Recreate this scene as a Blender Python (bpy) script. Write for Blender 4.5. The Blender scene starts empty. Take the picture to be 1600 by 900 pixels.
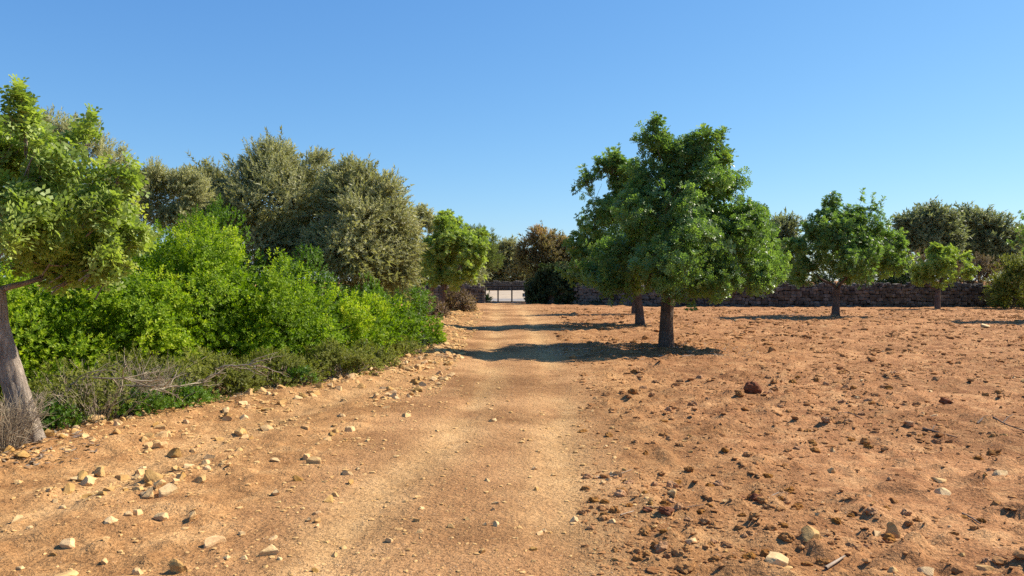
import bpy, math, random
import numpy as np
from math import radians, sin, cos, pi
from mathutils import Vector

# ------------------------------------------------------------------ camera, sky, sun, exposure
SC = bpy.context.scene
COL = SC.collection
F, HOR, CAMH = 1209.0, 438.0, 1.65            # focal length in photo pixels, horizon row, eye height
cam_d = bpy.data.cameras.new('camera')
cam_d.sensor_width = 36.0
cam_d.lens = 36.0 * F / 1600.0
cam_d.clip_end = 3000.0
cam = bpy.data.objects.new('camera', cam_d)
COL.objects.link(cam)
cam.location = (0, 0, CAMH)
cam.rotation_euler = (radians(90) - math.atan((450 - HOR) / F), 0, 0)
SC.camera = cam

SUN_TO = Vector((1.0, 0.42, 1.0)).normalized()   # towards the sun
SUN_EL = math.asin(SUN_TO.z)
SUN_AZ = math.atan2(SUN_TO.x, SUN_TO.y)
world = bpy.data.worlds.new('World')
SC.world = world
world.use_nodes = True
wn, wl = world.node_tree.nodes, world.node_tree.links
wn.clear()
sky = wn.new('ShaderNodeTexSky')
sky.sky_type = 'NISHITA'
sky.sun_disc = False
sky.sun_elevation = SUN_EL
sky.sun_rotation = SUN_AZ
sky.altitude = 0
sky.air_density = 1.0
sky.dust_density = 0.15
sky.ozone_density = 2.2
sep = wn.new('ShaderNodeSeparateColor'); cmb = wn.new('ShaderNodeCombineColor')
bg = wn.new('ShaderNodeBackground')
bg.inputs['Strength'].default_value = 0.108
wo = wn.new('ShaderNodeOutputWorld')
wl.new(sky.outputs[0], sep.inputs[0])
for q, (gain, power) in enumerate(((1.80, 1.0), (3.52, .80), (4.75, .55))):      # the deep blue of a clear autumn sky, as a phone renders it
    nm = wn.new('ShaderNodeMath'); nm.operation = 'MULTIPLY'; nm.inputs[1].default_value = (.257, .178, .1744)[q]
    pw = wn.new('ShaderNodeMath'); pw.operation = 'POWER'; pw.inputs[1].default_value = power
    ml = wn.new('ShaderNodeMath'); ml.operation = 'MULTIPLY'; ml.inputs[1].default_value = gain
    wl.new(sep.outputs[q], nm.inputs[0]); wl.new(nm.outputs[0], pw.inputs[0]); wl.new(pw.outputs[0], ml.inputs[0]); wl.new(ml.outputs[0], cmb.inputs[q])
wl.new(cmb.outputs[0], bg.inputs['Color'])
wl.new(bg.outputs[0], wo.inputs['Surface'])

sun_d = bpy.data.lights.new('sun', 'SUN')
sun_d.energy = 5.0
sun_d.angle = radians(0.53)
sun_d.color = (1.0, 0.92, 0.78)
sun = bpy.data.objects.new('sun', sun_d)
COL.objects.link(sun)
sun.rotation_euler = (-SUN_TO).to_track_quat('-Z', 'Y').to_euler()
sun.location = SUN_TO * 60

vs = SC.view_settings
vs.view_transform = 'Standard'
vs.look = 'None'
vs.gamma = 1.0
vs.use_curve_mapping = False
vs.exposure = 0.80
SC.render.engine = 'CYCLES'
SC.cycles.max_bounces = 6
SC.cycles.diffuse_bounces = 4
SC.cycles.glossy_bounces = 2
SC.cycles.transmission_bounces = 4
SC.cycles.transparent_max_bounces = 4
SC.cycles.use_denoising = False
SC.cycles.use_adaptive_sampling = True
SC.cycles.adaptive_threshold = 0.015
SC.render.film_transparent = False

# ------------------------------------------------------------------ helpers
def X(px, d): return (px - 800.0) / F * d
def Z(py, d): return CAMH - (py - HOR) / F * d
def D(py): return CAMH * F / (py - HOR)          # distance of a point on the flat ground

_T2 = np.random.default_rng(11).random((256, 256))
_T3 = np.random.default_rng(12).random((32, 32, 32))
def vn2(x, y, s=0):
    x = np.asarray(x, float) + s * 17.31; y = np.asarray(y, float) + s * 9.77
    xi = np.floor(x).astype(int); yi = np.floor(y).astype(int)
    fx = x - xi; fy = y - yi
    fx = fx * fx * (3 - 2 * fx); fy = fy * fy * (3 - 2 * fy)
    a = _T2[xi & 255, yi & 255]; b = _T2[(xi + 1) & 255, yi & 255]
    c = _T2[xi & 255, (yi + 1) & 255]; d = _T2[(xi + 1) & 255, (yi + 1) & 255]
    return (a * (1 - fx) + b * fx) * (1 - fy) + (c * (1 - fx) + d * fx) * fy
def fbm2(x, y, s=0, o=4):
    t = 0; amp = 0.5; n = 0
    for k in range(o):
        t = t + amp * vn2(x * 2 ** k, y * 2 ** k, s + 3 * k); n += amp; amp *= 0.5
    return t / n
def vn3(p, s=0):
    p = np.asarray(p, float) + s * 5.37
    i = np.floor(p).astype(int); f = p - i; f = f * f * (3 - 2 * f); r = 0
    for dx in (0, 1):
        for dy in (0, 1):
            for dz in (0, 1):
                w = (f[..., 0] if dx else 1 - f[..., 0]) * (f[..., 1] if dy else 1 - f[..., 1]) * (f[..., 2] if dz else 1 - f[..., 2])
                r = r + w * _T3[(i[..., 0] + dx) & 31, (i[..., 1] + dy) & 31, (i[..., 2] + dz) & 31]
    return r
def sstep(a, b, x):
    t = np.clip((np.asarray(x, float) - a) / (b - a), 0, 1)
    return t * t * (3 - 2 * t)

_TY = [-50, 0, 4, 8, 12, 20, 32, 45, 56, 90]
_TX = [-1.6, -0.7, -0.5, -0.3, 0.0, 0.05, 0.15, -0.15, -0.5, -0.5]
_TW = [1.4, 1.25, 1.25, 1.3, 1.4, 1.5, 1.8, 1.8, 1.7, 1.7]
def track_c(y): return np.interp(y, _TY, _TX)
def track_w(y): return np.interp(y, _TY, _TW)
_SY = [-50, 4, 7.9, 9.9, 11.9, 14, 18.6, 26, 38, 52]
_SX = [-9, -6.5, -4.9, -4.2, -3.0, -2.35, -1.95, -2.6, -3.4, -4.4]
def shrub_x(y): return np.interp(y, _SY, _SX)      # the line where the shrubs begin
def track_mask(x, y):
    dx = np.abs(x - track_c(y)) + 0.5 * (fbm2(x / 0.7, y / 1.6, 5) - 0.5)
    return 1 - sstep(track_w(y) - 0.25, track_w(y) + 0.35, dx)
_LR = ([-50, 0, 4.5, 6.2, 7.6, 12.3, 20, 32, 56, 90], [-3, -1.6, -1.15, -1.0, -.72, -.45, -.48, -.62, -1.2, -1.2])
_RR = ([-50, 0, 4.5, 6.2, 7.6, 12.3, 20, 32, 56, 90], [-.4, .2, .32, .4, .5, .72, .72, .85, .25, .25])
_OL = ([3, 5.8, 7.6, 9.4, 12, 15], [-3.8, -3.35, -3.1, -2.75, -2.15, -1.5])
def ruts(x, y, w):
    wob = .16 * (fbm2(y / 2.0, 0 * y, 3) - .5)
    return np.maximum(np.exp(-((x + wob - np.interp(y, *_LR)) / w) ** 2), np.exp(-((x - wob - np.interp(y, *_RR)) / w) ** 2))
def height(x, y):
    x = np.asarray(x, float); y = np.asarray(y, float)
    tm = track_mask(x, y)
    dx = x - track_c(y)
    h = 0.10 * (fbm2(x / 7, y / 7, 1, 3) - 0.5)
    near = 1 - sstep(60, 80, np.abs(y))
    rough = (fbm2(x / 0.45, y / 0.45, 2, 5) - 0.5) * 0.05
    rid = np.clip(vn2(x / 0.21, y / 0.21, 7) - 0.62, 0, 1) * 0.15 + np.clip(vn2(x / 0.11, y / 0.11, 8) - 0.62, 0, 1) * 0.10
    right = sstep(0.2, 1.4, dx)
    h = h + near * (1 - tm) * (rough * (0.75 + 0.55 * right) + rid * (0.75 + 0.6 * right) + right * .05 * np.clip(vn2(x / .33, y / .33, 17) - .5, 0, 1))
    h = h + near * tm * ((fbm2(x / 0.4, y / 0.9, 4, 3) - 0.5) * 0.022)
    h = h - near * 0.032 * ruts(x, y, .22)
    # old wheel line running along the stony verge
    oldc = np.interp(y, *_OL)
    h = h - near * 0.035 * np.exp(-((x - oldc) / 0.22) ** 2) * sstep(15, 11, y)
    # low bank on the verge before the shrubs
    h = h + near * 0.09 * np.exp(-((x - (shrub_x(y) + 0.35)) / 0.6) ** 2) * sstep(4, 7, y)
    # the lane beyond the gate climbs a little
    h = h + 0.55 * sstep(58, 84, y)
    return h
def hz(x, y): return float(height(np.array([x]), np.array([y]))[0])

def mesh_np(name, V, Fc, mat=None, smooth=False, attrs=None):
    """V (n,3), Fc (m,k) all faces with k corners"""
    V = np.ascontiguousarray(V, np.float32); Fc = np.ascontiguousarray(Fc, np.int32)
    me = bpy.data.meshes.new(name)
    m, k = Fc.shape
    me.vertices.add(len(V)); me.vertices.foreach_set('co', V.ravel())
    me.loops.add(m * k); me.loops.foreach_set('vertex_index', Fc.ravel())
    me.polygons.add(m)
    me.polygons.foreach_set('loop_start', np.arange(0, m * k, k, dtype=np.int32))
    if smooth: me.polygons.foreach_set('use_smooth', np.ones(m, bool))
    for an, av in (attrs or {}).items():
        a = me.attributes.new(an, 'FLOAT', 'POINT'); a.data.foreach_set('value', np.ascontiguousarray(av, np.float32))
    me.update(calc_edges=True)
    if not smooth: me.shade_flat()
    if mat: me.materials.append(mat)
    return me
def link(name, data, parent=None, loc=None, label=None, cat=None, group=None, kind=None):
    o = bpy.data.objects.new(name, data); COL.objects.link(o)
    if parent is not None: o.parent = parent
    if loc is not None: o.location = loc
    if label: o['label'] = label
    if cat: o['category'] = cat
    if group: o['group'] = group
    if kind: o['kind'] = kind
    return o

# ------------------------------------------------------------------ materials
def new_mat(name):
    m = bpy.data.materials.new(name); m.use_nodes = True
    nt = m.node_tree; nt.nodes.clear()
    out = nt.nodes.new('ShaderNodeOutputMaterial')
    return m, nt, out
def N(nt, t, **kw):
    n = nt.nodes.new(t)
    for k, v in kw.items():
        if k.startswith('i_'): n.inputs[k[2:].replace('_', ' ')].default_value = v
        else: setattr(n, k, v)
    return n
def ramp(nt, src, stops, interp='LINEAR'):
    r = nt.nodes.new('ShaderNodeValToRGB'); r.color_ramp.interpolation = interp
    e = r.color_ramp.elements
    while len(e) < len(stops): e.new(0.5)
    for el, (p, c) in zip(e, stops):
        el.position = p; el.color = (*c, 1) if len(c) == 3 else c
    nt.links.new(src, r.inputs[0]); return r.outputs[0]
def mixc(nt, fac, a, b, mode='MIX'):
    m = nt.nodes.new('ShaderNodeMix'); m.data_type = 'RGBA'; m.blend_type = mode
    for sock, v in ((m.inputs[0], fac), (m.inputs[6], a), (m.inputs[7], b)):
        if isinstance(v, (int, float)): sock.default_value = v
        elif isinstance(v, tuple): sock.default_value = (*v, 1) if len(v) == 3 else v
        else: nt.links.new(v, sock)
    return m.outputs[2]
def noise(nt, vec, scale, detail=4, rough=0.6, dist=0.0):
    n = nt.nodes.new('ShaderNodeTexNoise')
    n.inputs['Scale'].default_value = scale; n.inputs['Detail'].default_value = detail
    n.inputs['Roughness'].default_value = rough; n.inputs['Distortion'].default_value = dist
    if vec is not None: nt.links.new(vec, n.inputs['Vector'])
    return n.outputs['Fac']

def leaf_mat(name, stops, trans=0.32, rough=0.45, spec=0.35, tmul=(1.15, 1.25, 0.5)):
    m, nt, out = new_mat(name)
    at = N(nt, 'ShaderNodeAttribute', attribute_name='tint')
    c = ramp(nt, at.outputs['Fac'], stops)
    p = N(nt, 'ShaderNodeBsdfPrincipled'); nt.links.new(c, p.inputs['Base Color'])
    p.inputs['Roughness'].default_value = rough; p.inputs['Specular IOR Level'].default_value = spec
    t = N(nt, 'ShaderNodeBsdfTranslucent')
    nt.links.new(mixc(nt, 1.0, c, tmul, 'MULTIPLY'), t.inputs['Color'])
    mx = N(nt, 'ShaderNodeMixShader'); mx.inputs[0].default_value = trans
    nt.links.new(p.outputs[0], mx.inputs[1]); nt.links.new(t.outputs[0], mx.inputs[2])
    nt.links.new(mx.outputs[0], out.inputs['Surface'])
    return m
def bark_mat(name, a, b, c, scale=1.0):
    m, nt, out = new_mat(name)
    tc = N(nt, 'ShaderNodeTexCoord')
    mp = N(nt, 'ShaderNodeMapping'); mp.inputs['Scale'].default_value = (9 * scale, 9 * scale, 1.6 * scale)
    nt.links.new(tc.outputs['Object'], mp.inputs['Vector'])
    n1 = noise(nt, mp.outputs[0], 2.6, 9, 0.72, 1.2)
    n2 = noise(nt, tc.outputs['Object'], 3.5 * scale, 3, 0.6)
    col = ramp(nt, n1, [(0.28, a), (0.5, b), (0.72, c)])
    col = mixc(nt, ramp(nt, n2, [(0.4, (0, 0, 0)), (0.65, (1, 1, 1))]), col, mixc(nt, 0.5, col, a))
    p = N(nt, 'ShaderNodeBsdfPrincipled'); nt.links.new(col, p.inputs['Base Color'])
    p.inputs['Roughness'].default_value = 0.9; p.inputs['Specular IOR Level'].default_value = 0.15
    bp = N(nt, 'ShaderNodeBump'); bp.inputs['Strength'].default_value = 1.0; bp.inputs['Distance'].default_value = 0.06
    nt.links.new(n1, bp.inputs['Height']); nt.links.new(bp.outputs[0], p.inputs['Normal'])
    nt.links.new(p.outputs[0], out.inputs['Surface'])
    return m
def plain_mat(name, c1, c2, scale=8.0, rough=0.85, metal=0.0, bump=0.3, bscale=30.0, bdist=0.01, spec=0.3, perobj=0.0):
    m, nt, out = new_mat(name)
    tc = N(nt, 'ShaderNodeTexCoord')
    g = N(nt, 'ShaderNodeNewGeometry')
    n1 = noise(nt, g.outputs['Position'], scale, 5, 0.6)
    col = ramp(nt, n1, [(0.32, c1), (0.68, c2)])
    if perobj:
        oi = N(nt, 'ShaderNodeObjectInfo')
        h = N(nt, 'ShaderNodeHueSaturation'); nt.links.new(col, h.inputs['Color'])
        mr = N(nt, 'ShaderNodeMapRange'); nt.links.new(oi.outputs['Random'], mr.inputs['Value'])
        mr.inputs['To Min'].default_value = 1 - perobj; mr.inputs['To Max'].default_value = 1 + perobj
        nt.links.new(mr.outputs[0], h.inputs['Value'])
        mr2 = N(nt, 'ShaderNodeMapRange'); nt.links.new(oi.outputs['Random'], mr2.inputs['Value'])
        mr2.inputs['From Min'].default_value = 1; mr2.inputs['From Max'].default_value = 0
        mr2.inputs['To Min'].default_value = 0.92; mr2.inputs['To Max'].default_value = 1.15
        nt.links.new(mr2.outputs[0], h.inputs['Saturation'])
        col = h.outputs[0]
    p = N(nt, 'ShaderNodeBsdfPrincipled'); nt.links.new(col, p.inputs['Base Color'])
    p.inputs['Roughness'].default_value = rough; p.inputs['Metallic'].default_value = metal
    p.inputs['Specular IOR Level'].default_value = spec
    if bump:
        n2 = noise(nt, g.outputs['Position'], bscale, 5, 0.65)
        bp = N(nt, 'ShaderNodeBump'); bp.inputs['Strength'].default_value = bump; bp.inputs['Distance'].default_value = bdist
        nt.links.new(n2, bp.inputs['Height']); nt.links.new(bp.outputs[0], p.inputs['Normal'])
    nt.links.new(p.outputs[0], out.inputs['Surface'])
    return m

def soil_mat():
    m, nt, out = new_mat('soil')
    g = N(nt, 'ShaderNodeNewGeometry'); pos = g.outputs['Position']
    tm = N(nt, 'ShaderNodeAttribute', attribute_name='packed').outputs['Fac']
    rd = N(nt, 'ShaderNodeAttribute', attribute_name='red').outputs['Fac']
    big = noise(nt, pos, 0.45, 5, 0.6, 0.3)
    mid = noise(nt, pos, 2.6, 5, 0.65, 0.4)
    fine = noise(nt, pos, 34.0, 4, 0.7)
    # loose ochre earth of the verge
    verge = ramp(nt, mid, [(0.30, (0.281, 0.1378, 0.0549)), (0.52, (0.432, 0.2329, 0.0958)), (0.72, (0.543, 0.3232, 0.1446))])
    field = ramp(nt, mid, [(0.28, (0.223, 0.0951, 0.0399)), (0.50, (0.383, 0.1901, 0.0838)), (0.70, (0.524, 0.2994, 0.1396))])
    base = mixc(nt, rd, verge, field)
    packed = ramp(nt, big, [(0.30, (0.252, 0.1236, 0.0549)), (0.50, (0.373, 0.1996, 0.0918)), (0.68, (0.466, 0.2709, 0.1317))])
    packed = mixc(nt, 0.35, packed, verge)
    col = mixc(nt, tm, base, packed)
    rut = N(nt, 'ShaderNodeAttribute', attribute_name='rut').outputs['Fac']
    col = mixc(nt, rut, col, ramp(nt, mid, [(0.3, (0.456, 0.2640, 0.1140)), (0.7, (0.582, 0.3694, 0.1757))]))
    patch = ramp(nt, big, [(0.36, (0.72, 0.68, 0.64)), (0.6, (1.08, 1.06, 1.04))])
    col = mixc(nt, 1.0, col, patch, 'MULTIPLY')
    spk = ramp(nt, fine, [(0.30, (0.46, 0.41, 0.36)), (0.5, (1, 1, 1)), (0.70, (1.34, 1.33, 1.3))])
    grit = noise(nt, pos, 75.0, 3, 0.7)
    col = mixc(nt, 0.8, col, spk, 'MULTIPLY')
    col = mixc(nt, 0.7, col, ramp(nt, grit, [(0.32, (0.5, 0.45, 0.4)), (0.48, (1, 1, 1)), (0.7, (1.3, 1.3, 1.28))]), 'MULTIPLY')
    # little pale chips pressed into the earth
    vo = N(nt, 'ShaderNodeTexVoronoi'); vo.inputs['Scale'].default_value = 26.0; nt.links.new(pos, vo.inputs['Vector'])
    chip = ramp(nt, vo.outputs['Distance'], [(0.10, (1, 1, 1)), (0.20, (0, 0, 0))])
    sel = ramp(nt, noise(nt, pos, 6.0, 2), [(0.52, (0, 0, 0)), (0.60, (1, 1, 1))])
    chip = mixc(nt, 1.0, chip, sel, 'MULTIPLY')
    col = mixc(nt, chip, col, mixc(nt, 0.6, col, (0.640, 0.4467, 0.2793)))
    p = N(nt, 'ShaderNodeBsdfPrincipled'); nt.links.new(col, p.inputs['Base Color'])
    p.inputs['Roughness'].default_value = 0.95; p.inputs['Specular IOR Level'].default_value = 0.08
    b1 = N(nt, 'ShaderNodeBump'); b1.inputs['Strength'].default_value = 1.0; b1.inputs['Distance'].default_value = 0.022
    nt.links.new(fine, b1.inputs['Height'])
    b2 = N(nt, 'ShaderNodeBump'); b2.inputs['Strength'].default_value = 0.9; b2.inputs['Distance'].default_value = 0.05
    nt.links.new(noise(nt, pos, 9.0, 5, 0.65), b2.inputs['Height']); nt.links.new(b1.outputs[0], b2.inputs['Normal'])
    b3 = N(nt, 'ShaderNodeBump'); b3.inputs['Strength'].default_value = 0.5; b3.inputs['Distance'].default_value = 0.01
    nt.links.new(chip, b3.inputs['Height']); nt.links.new(b2.outputs[0], b3.inputs['Normal'])
    nt.links.new(b3.outputs[0], p.inputs['Normal'])
    nt.links.new(p.outputs[0], out.inputs['Surface'])
    return m

M = {}
M['soil'] = soil_mat()
M['road'] = plain_mat('pale_gravel', (0.34, 0.265, 0.185), (0.45, 0.36, 0.265), 1.2, 0.95, bump=0.4, bscale=18)
M['asphalt'] = plain_mat('worn_asphalt', (0.20, 0.18, 0.165), (0.28, 0.25, 0.23), 2.0, 0.9, bump=0.3, bscale=40)
M['lime'] = plain_mat('limestone', (0.40, 0.225, 0.085), (0.60, 0.38, 0.165), 9.0, 0.9, bump=0.6, bscale=45, bdist=0.01, perobj=0.28)
M['limepale'] = plain_mat('pale_limestone', (0.50, 0.315, 0.135), (0.68, 0.46, 0.23), 9.0, 0.9, bump=0.6, bscale=45, bdist=0.01)
M['clod'] = plain_mat('earth_clod', (0.25, 0.115, 0.048), (0.44, 0.235, 0.10), 12.0, 0.97, bump=0.9, bscale=60, bdist=0.015, spec=0.05, perobj=0.25)
M['crumb'] = plain_mat('earth_crumb', (0.25, 0.11, 0.042), (0.46, 0.24, 0.10), 7.0, 0.97, bump=0.6, bscale=60, bdist=0.01, spec=0.03)
M['grit'] = plain_mat('limestone_grit', (0.42, 0.23, 0.08), (0.66, 0.42, 0.18), 5.0, 0.92, bump=0.4, bscale=60, bdist=0.01, spec=0.1)
M['clodred'] = plain_mat('dark_red_clod', (0.13, 0.045, 0.025), (0.26, 0.11, 0.055), 12.0, 0.97, bump=0.9, bscale=60, bdist=0.015, spec=0.05)
M['wallstone'] = plain_mat('wall_stone', (0.052, 0.044, 0.037), (0.175, 0.148, 0.118), 3.0, 0.95, bump=0.7, bscale=16, bdist=0.02, perobj=0.35)
M['wallcore'] = plain_mat('wall_core', (0.03, 0.021, 0.016), (0.06, 0.043, 0.032), 3.0, 0.97)
M['iron'] = plain_mat('dark_iron', (0.025, 0.022, 0.022), (0.05, 0.042, 0.038), 20, 0.55, 0.6, bump=0.1)
M['plate'] = plain_mat('white_plate', (0.72, 0.72, 0.70), (0.80, 0.80, 0.78), 20, 0.5, bump=0)
M['stick'] = plain_mat('dry_stick', (0.25, 0.17, 0.11), (0.52, 0.41, 0.30), 14, 0.9, bump=0.3)
M['stickdark'] = plain_mat('weathered_stick', (0.10, 0.065, 0.045), (0.24, 0.16, 0.11), 14, 0.9, bump=0.3)
M['litter'] = leaf_mat('leaf_litter', [(0, (0.10, 0.06, 0.04)), (0.5, (0.22, 0.15, 0.10)), (1, (0.40, 0.30, 0.20))], 0.1)
M['bark'] = bark_mat('carob_bark', (0.055, 0.036, 0.028), (0.16, 0.11, 0.085), (0.30, 0.22, 0.17))
M['barkgrey'] = bark_mat('grey_bark', (0.17, 0.125, 0.095), (0.42, 0.335, 0.26), (0.66, 0.56, 0.44))
M['twig'] = bark_mat('olive_twig', (0.09, 0.065, 0.05), (0.19, 0.145, 0.115), (0.32, 0.26, 0.21), 2)
M['drytwig'] = plain_mat('dry_twig', (0.24, 0.18, 0.115), (0.47, 0.38, 0.26), 8, 0.9, bump=0)
M['carob'] = leaf_mat('carob_leaf', [(0, (0.070, 0.120, 0.036)), (0.45, (0.160, 0.255, 0.070)), (0.8, (0.26, 0.370, 0.095)), (1, (0.45, 0.49, 0.085))], 0.45, 0.42, 0.45)
M['carobsun'] = leaf_mat('carob_leaf_sunlit', [(0, (0.12, 0.175, 0.035)), (0.45, (0.27, 0.350, 0.075)), (0.8, (0.42, 0.49, 0.13)), (1, (0.46, 0.46, 0.09))], 0.45, 0.48, 0.32)  # paler copy of the carob leaf, sunlit brightness put into its colour
M['lentisk'] = leaf_mat('mastic_leaf', [(0, (0.070, 0.125, 0.010)), (0.35, (0.200, 0.310, 0.015)), (0.65, (0.370, 0.460, 0.020)), (1, (0.57, 0.55, 0.055))], 0.48, 0.55, 0.2)
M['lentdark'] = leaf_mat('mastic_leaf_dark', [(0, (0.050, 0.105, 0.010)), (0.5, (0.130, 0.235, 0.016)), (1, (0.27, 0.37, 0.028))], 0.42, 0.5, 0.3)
M['scrub'] = leaf_mat('scrub_leaf', [(0, (0.11, 0.12, 0.025)), (0.5, (0.25, 0.26, 0.050)), (1, (0.42, 0.40, 0.10))], 0.4, 0.6, 0.2)
M['olive'] = leaf_mat('olive_leaf', [(0, (0.18, 0.19, 0.085)), (0.45, (0.38, 0.375, 0.180)), (0.8, (0.51, 0.49, 0.27)), (1, (0.61, 0.58, 0.36))], 0.45, 0.5, 0.3, (1.1, 1.1, 0.6))
M['olivegreen'] = leaf_mat('olive_leaf_green', [(0, (0.14, 0.165, 0.085)), (0.45, (0.27, 0.30, 0.150)), (0.8, (0.38, 0.395, 0.21)), (1, (0.48, 0.48, 0.28))], 0.45, 0.5, 0.3, (1.1, 1.1, 0.6))
M['russet'] = leaf_mat('russet_leaf', [(0, (0.14, 0.115, 0.05)), (0.45, (0.27, 0.21, 0.09)), (0.7, (0.46, 0.30, 0.17)), (1, (0.58, 0.34, 0.21))], 0.45, 0.6, 0.2)
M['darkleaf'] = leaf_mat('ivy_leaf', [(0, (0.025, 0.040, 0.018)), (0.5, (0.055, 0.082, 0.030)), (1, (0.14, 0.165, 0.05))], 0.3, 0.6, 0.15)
M['pine'] = leaf_mat('pine_needle', [(0, (0.09, 0.12, 0.03)), (0.5, (0.18, 0.22, 0.055)), (1, (0.28, 0.31, 0.09))], 0.32, 0.5, 0.2)
M['drybrush'] = leaf_mat('dry_brush_leaf', [(0, (0.12, 0.075, 0.05)), (0.5, (0.22, 0.155, 0.10)), (1, (0.36, 0.27, 0.18))], 0.25, 0.7, 0.1)

# ------------------------------------------------------------------ ground, track, lane (one sheet of earth, cut where the use changes)
def build_ground():
    ys = np.concatenate([np.array([-70, -40, -22, -12, -7, -4, -2, -0.8, 0.2]),
                         np.geomspace(0.9, 30, 400)[:-1], np.geomspace(30, 92, 70)[:-1], np.geomspace(92, 1500, 26)])
    us = np.concatenate([np.linspace(-4, -0.95, 34)[:-1], np.linspace(-0.95, 0.95, 310)[:-1], np.linspace(0.95, 4, 34)])
    w = np.sqrt(ys ** 2 + 5.0)
    Y = np.repeat(ys[:, None], len(us), 1)
    Xg = us[None, :] * w[:, None]
    Hh = height(Xg, Y)
    V = np.stack([Xg, Y, Hh], -1).reshape(-1, 3)
    ny, nx = len(ys), len(us)
    i = np.arange(ny - 1)[:, None] * nx + np.arange(nx - 1)[None, :]
    Fc = np.stack([i, i + 1, i + nx + 1, i + nx], -1).reshape(-1, 4)
    tm = track_mask(V[:, 0], V[:, 1]) * (1 - sstep(55, 58, V[:, 1]))
    red = sstep(0.5, 3.5, V[:, 0] - track_c(V[:, 1]) + 2.0 * (fbm2(V[:, 0] / 3, V[:, 1] / 3, 9) - 0.5))
    rut = ruts(V[:, 0], V[:, 1], .31) * sstep(.26, .52, fbm2(V[:, 0] / .6, V[:, 1] / 2.0, 43)) * tm
    oldc = np.interp(V[:, 1], *_OL)
    rut = np.maximum(rut, .6 * np.exp(-((V[:, 0] - oldc) / .3) ** 2) * sstep(15, 11, V[:, 1]))
    cx = V[Fc].mean(1)
    lane = (cx[:, 1] > 57.5) & (cx[:, 1] < 84)
    trk = (np.abs(cx[:, 0] - track_c(cx[:, 1])) < track_w(cx[:, 1])) & ~lane & (cx[:, 1] < 60)
    paved = lane & (cx[:, 1] > 61) & (cx[:, 1] < 65.5); lane = lane & ~paved
    def sub(name, sel, mat):
        f = Fc[sel]; u, inv = np.unique(f, return_inverse=True)
        me = mesh_np(name, V[u], inv.reshape(f.shape), mat, True, {'packed': tm[u], 'red': red[u], 'rut': rut[u]})
        link(name, me, kind='structure')
    sub('ground', ~lane & ~trk & ~paved, M['soil'])
    sub('paved_road', paved, M['asphalt'])
    sub('dirt_track', trk, M['soil'])
    sub('gravel_road', lane, M['road'])
build_ground()

# ------------------------------------------------------------------ wood: tapered tubes
class Wood:
    def __init__(s): s.V = []; s.F = []; s.n = 0
    def tube(s, pts, rad, sides=7, flare=0.0, rng=None, lump=0.0):
        P = np.array(pts, float); R = np.array(rad, float); n = len(P)
        T = np.gradient(P, axis=0); T /= np.linalg.norm(T, axis=1)[:, None] + 1e-9
        ref = np.array([0.31, 0.85, 0.1]); 
        if abs(T[0] @ ref) > 0.9: ref = np.array([0.9, 0.1, 0.3])
        A = ref - T * (T @ ref)[:, None]; A /= np.linalg.norm(A, axis=1)[:, None] + 1e-9
        B = np.cross(T, A)
        th = np.linspace(0, 2 * pi, sides, endpoint=False)
        rr = R[:, None] * np.ones(sides)[None]
        if lump and rng is not None:
            ph = rng.random(3) * 6.28
            prof = 0.5 * np.sin(3 * th + ph[0]) + 0.35 * np.sin(5 * th + ph[1]) + 0.25 * np.sin(8 * th + ph[2])
            k = np.linspace(1, 0.35, n)[:, None]
            rr = rr * (1 + lump * prof[None] * k + lump * 0.5 * (rng.random((n, sides)) - 0.5))
        V = P[:, None] + rr[..., None] * (np.cos(th)[None, :, None] * A[:, None] + np.sin(th)[None, :, None] * B[:, None])
        i = np.arange(n - 1)[:, None] * sides + np.arange(sides)[None]
        j = np.arange(n - 1)[:, None] * sides + (np.arange(sides)[None] + 1) % sides
        Fq = np.stack([i, j, j + sides, i + sides], -1).reshape(-1, 4) + s.n
        s.V.append(V.reshape(-1, 3)); s.F.append(Fq); s.n += n * sides
    def mesh(s, name, mat): return mesh_np(name, np.concatenate(s.V), np.concatenate(s.F), mat, True)

def bend(p0, p1, rng, n=8, sag=0.15, up=0.1):
    p0 = np.array(p0, float); p1 = np.array(p1, float); L = np.linalg.norm(p1 - p0)
    m = (p0 + p1) / 2 + (rng.random(3) - 0.5) * L * sag * 2 + np.array([0, 0, up * L])
    t = np.linspace(0, 1, n)[:, None]
    P = (1 - t) ** 2 * p0 + 2 * t * (1 - t) * m + t ** 2 * p1
    P[1:-1] += (rng.random((n - 2, 3)) - 0.5) * L * 0.035
    return P

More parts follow.
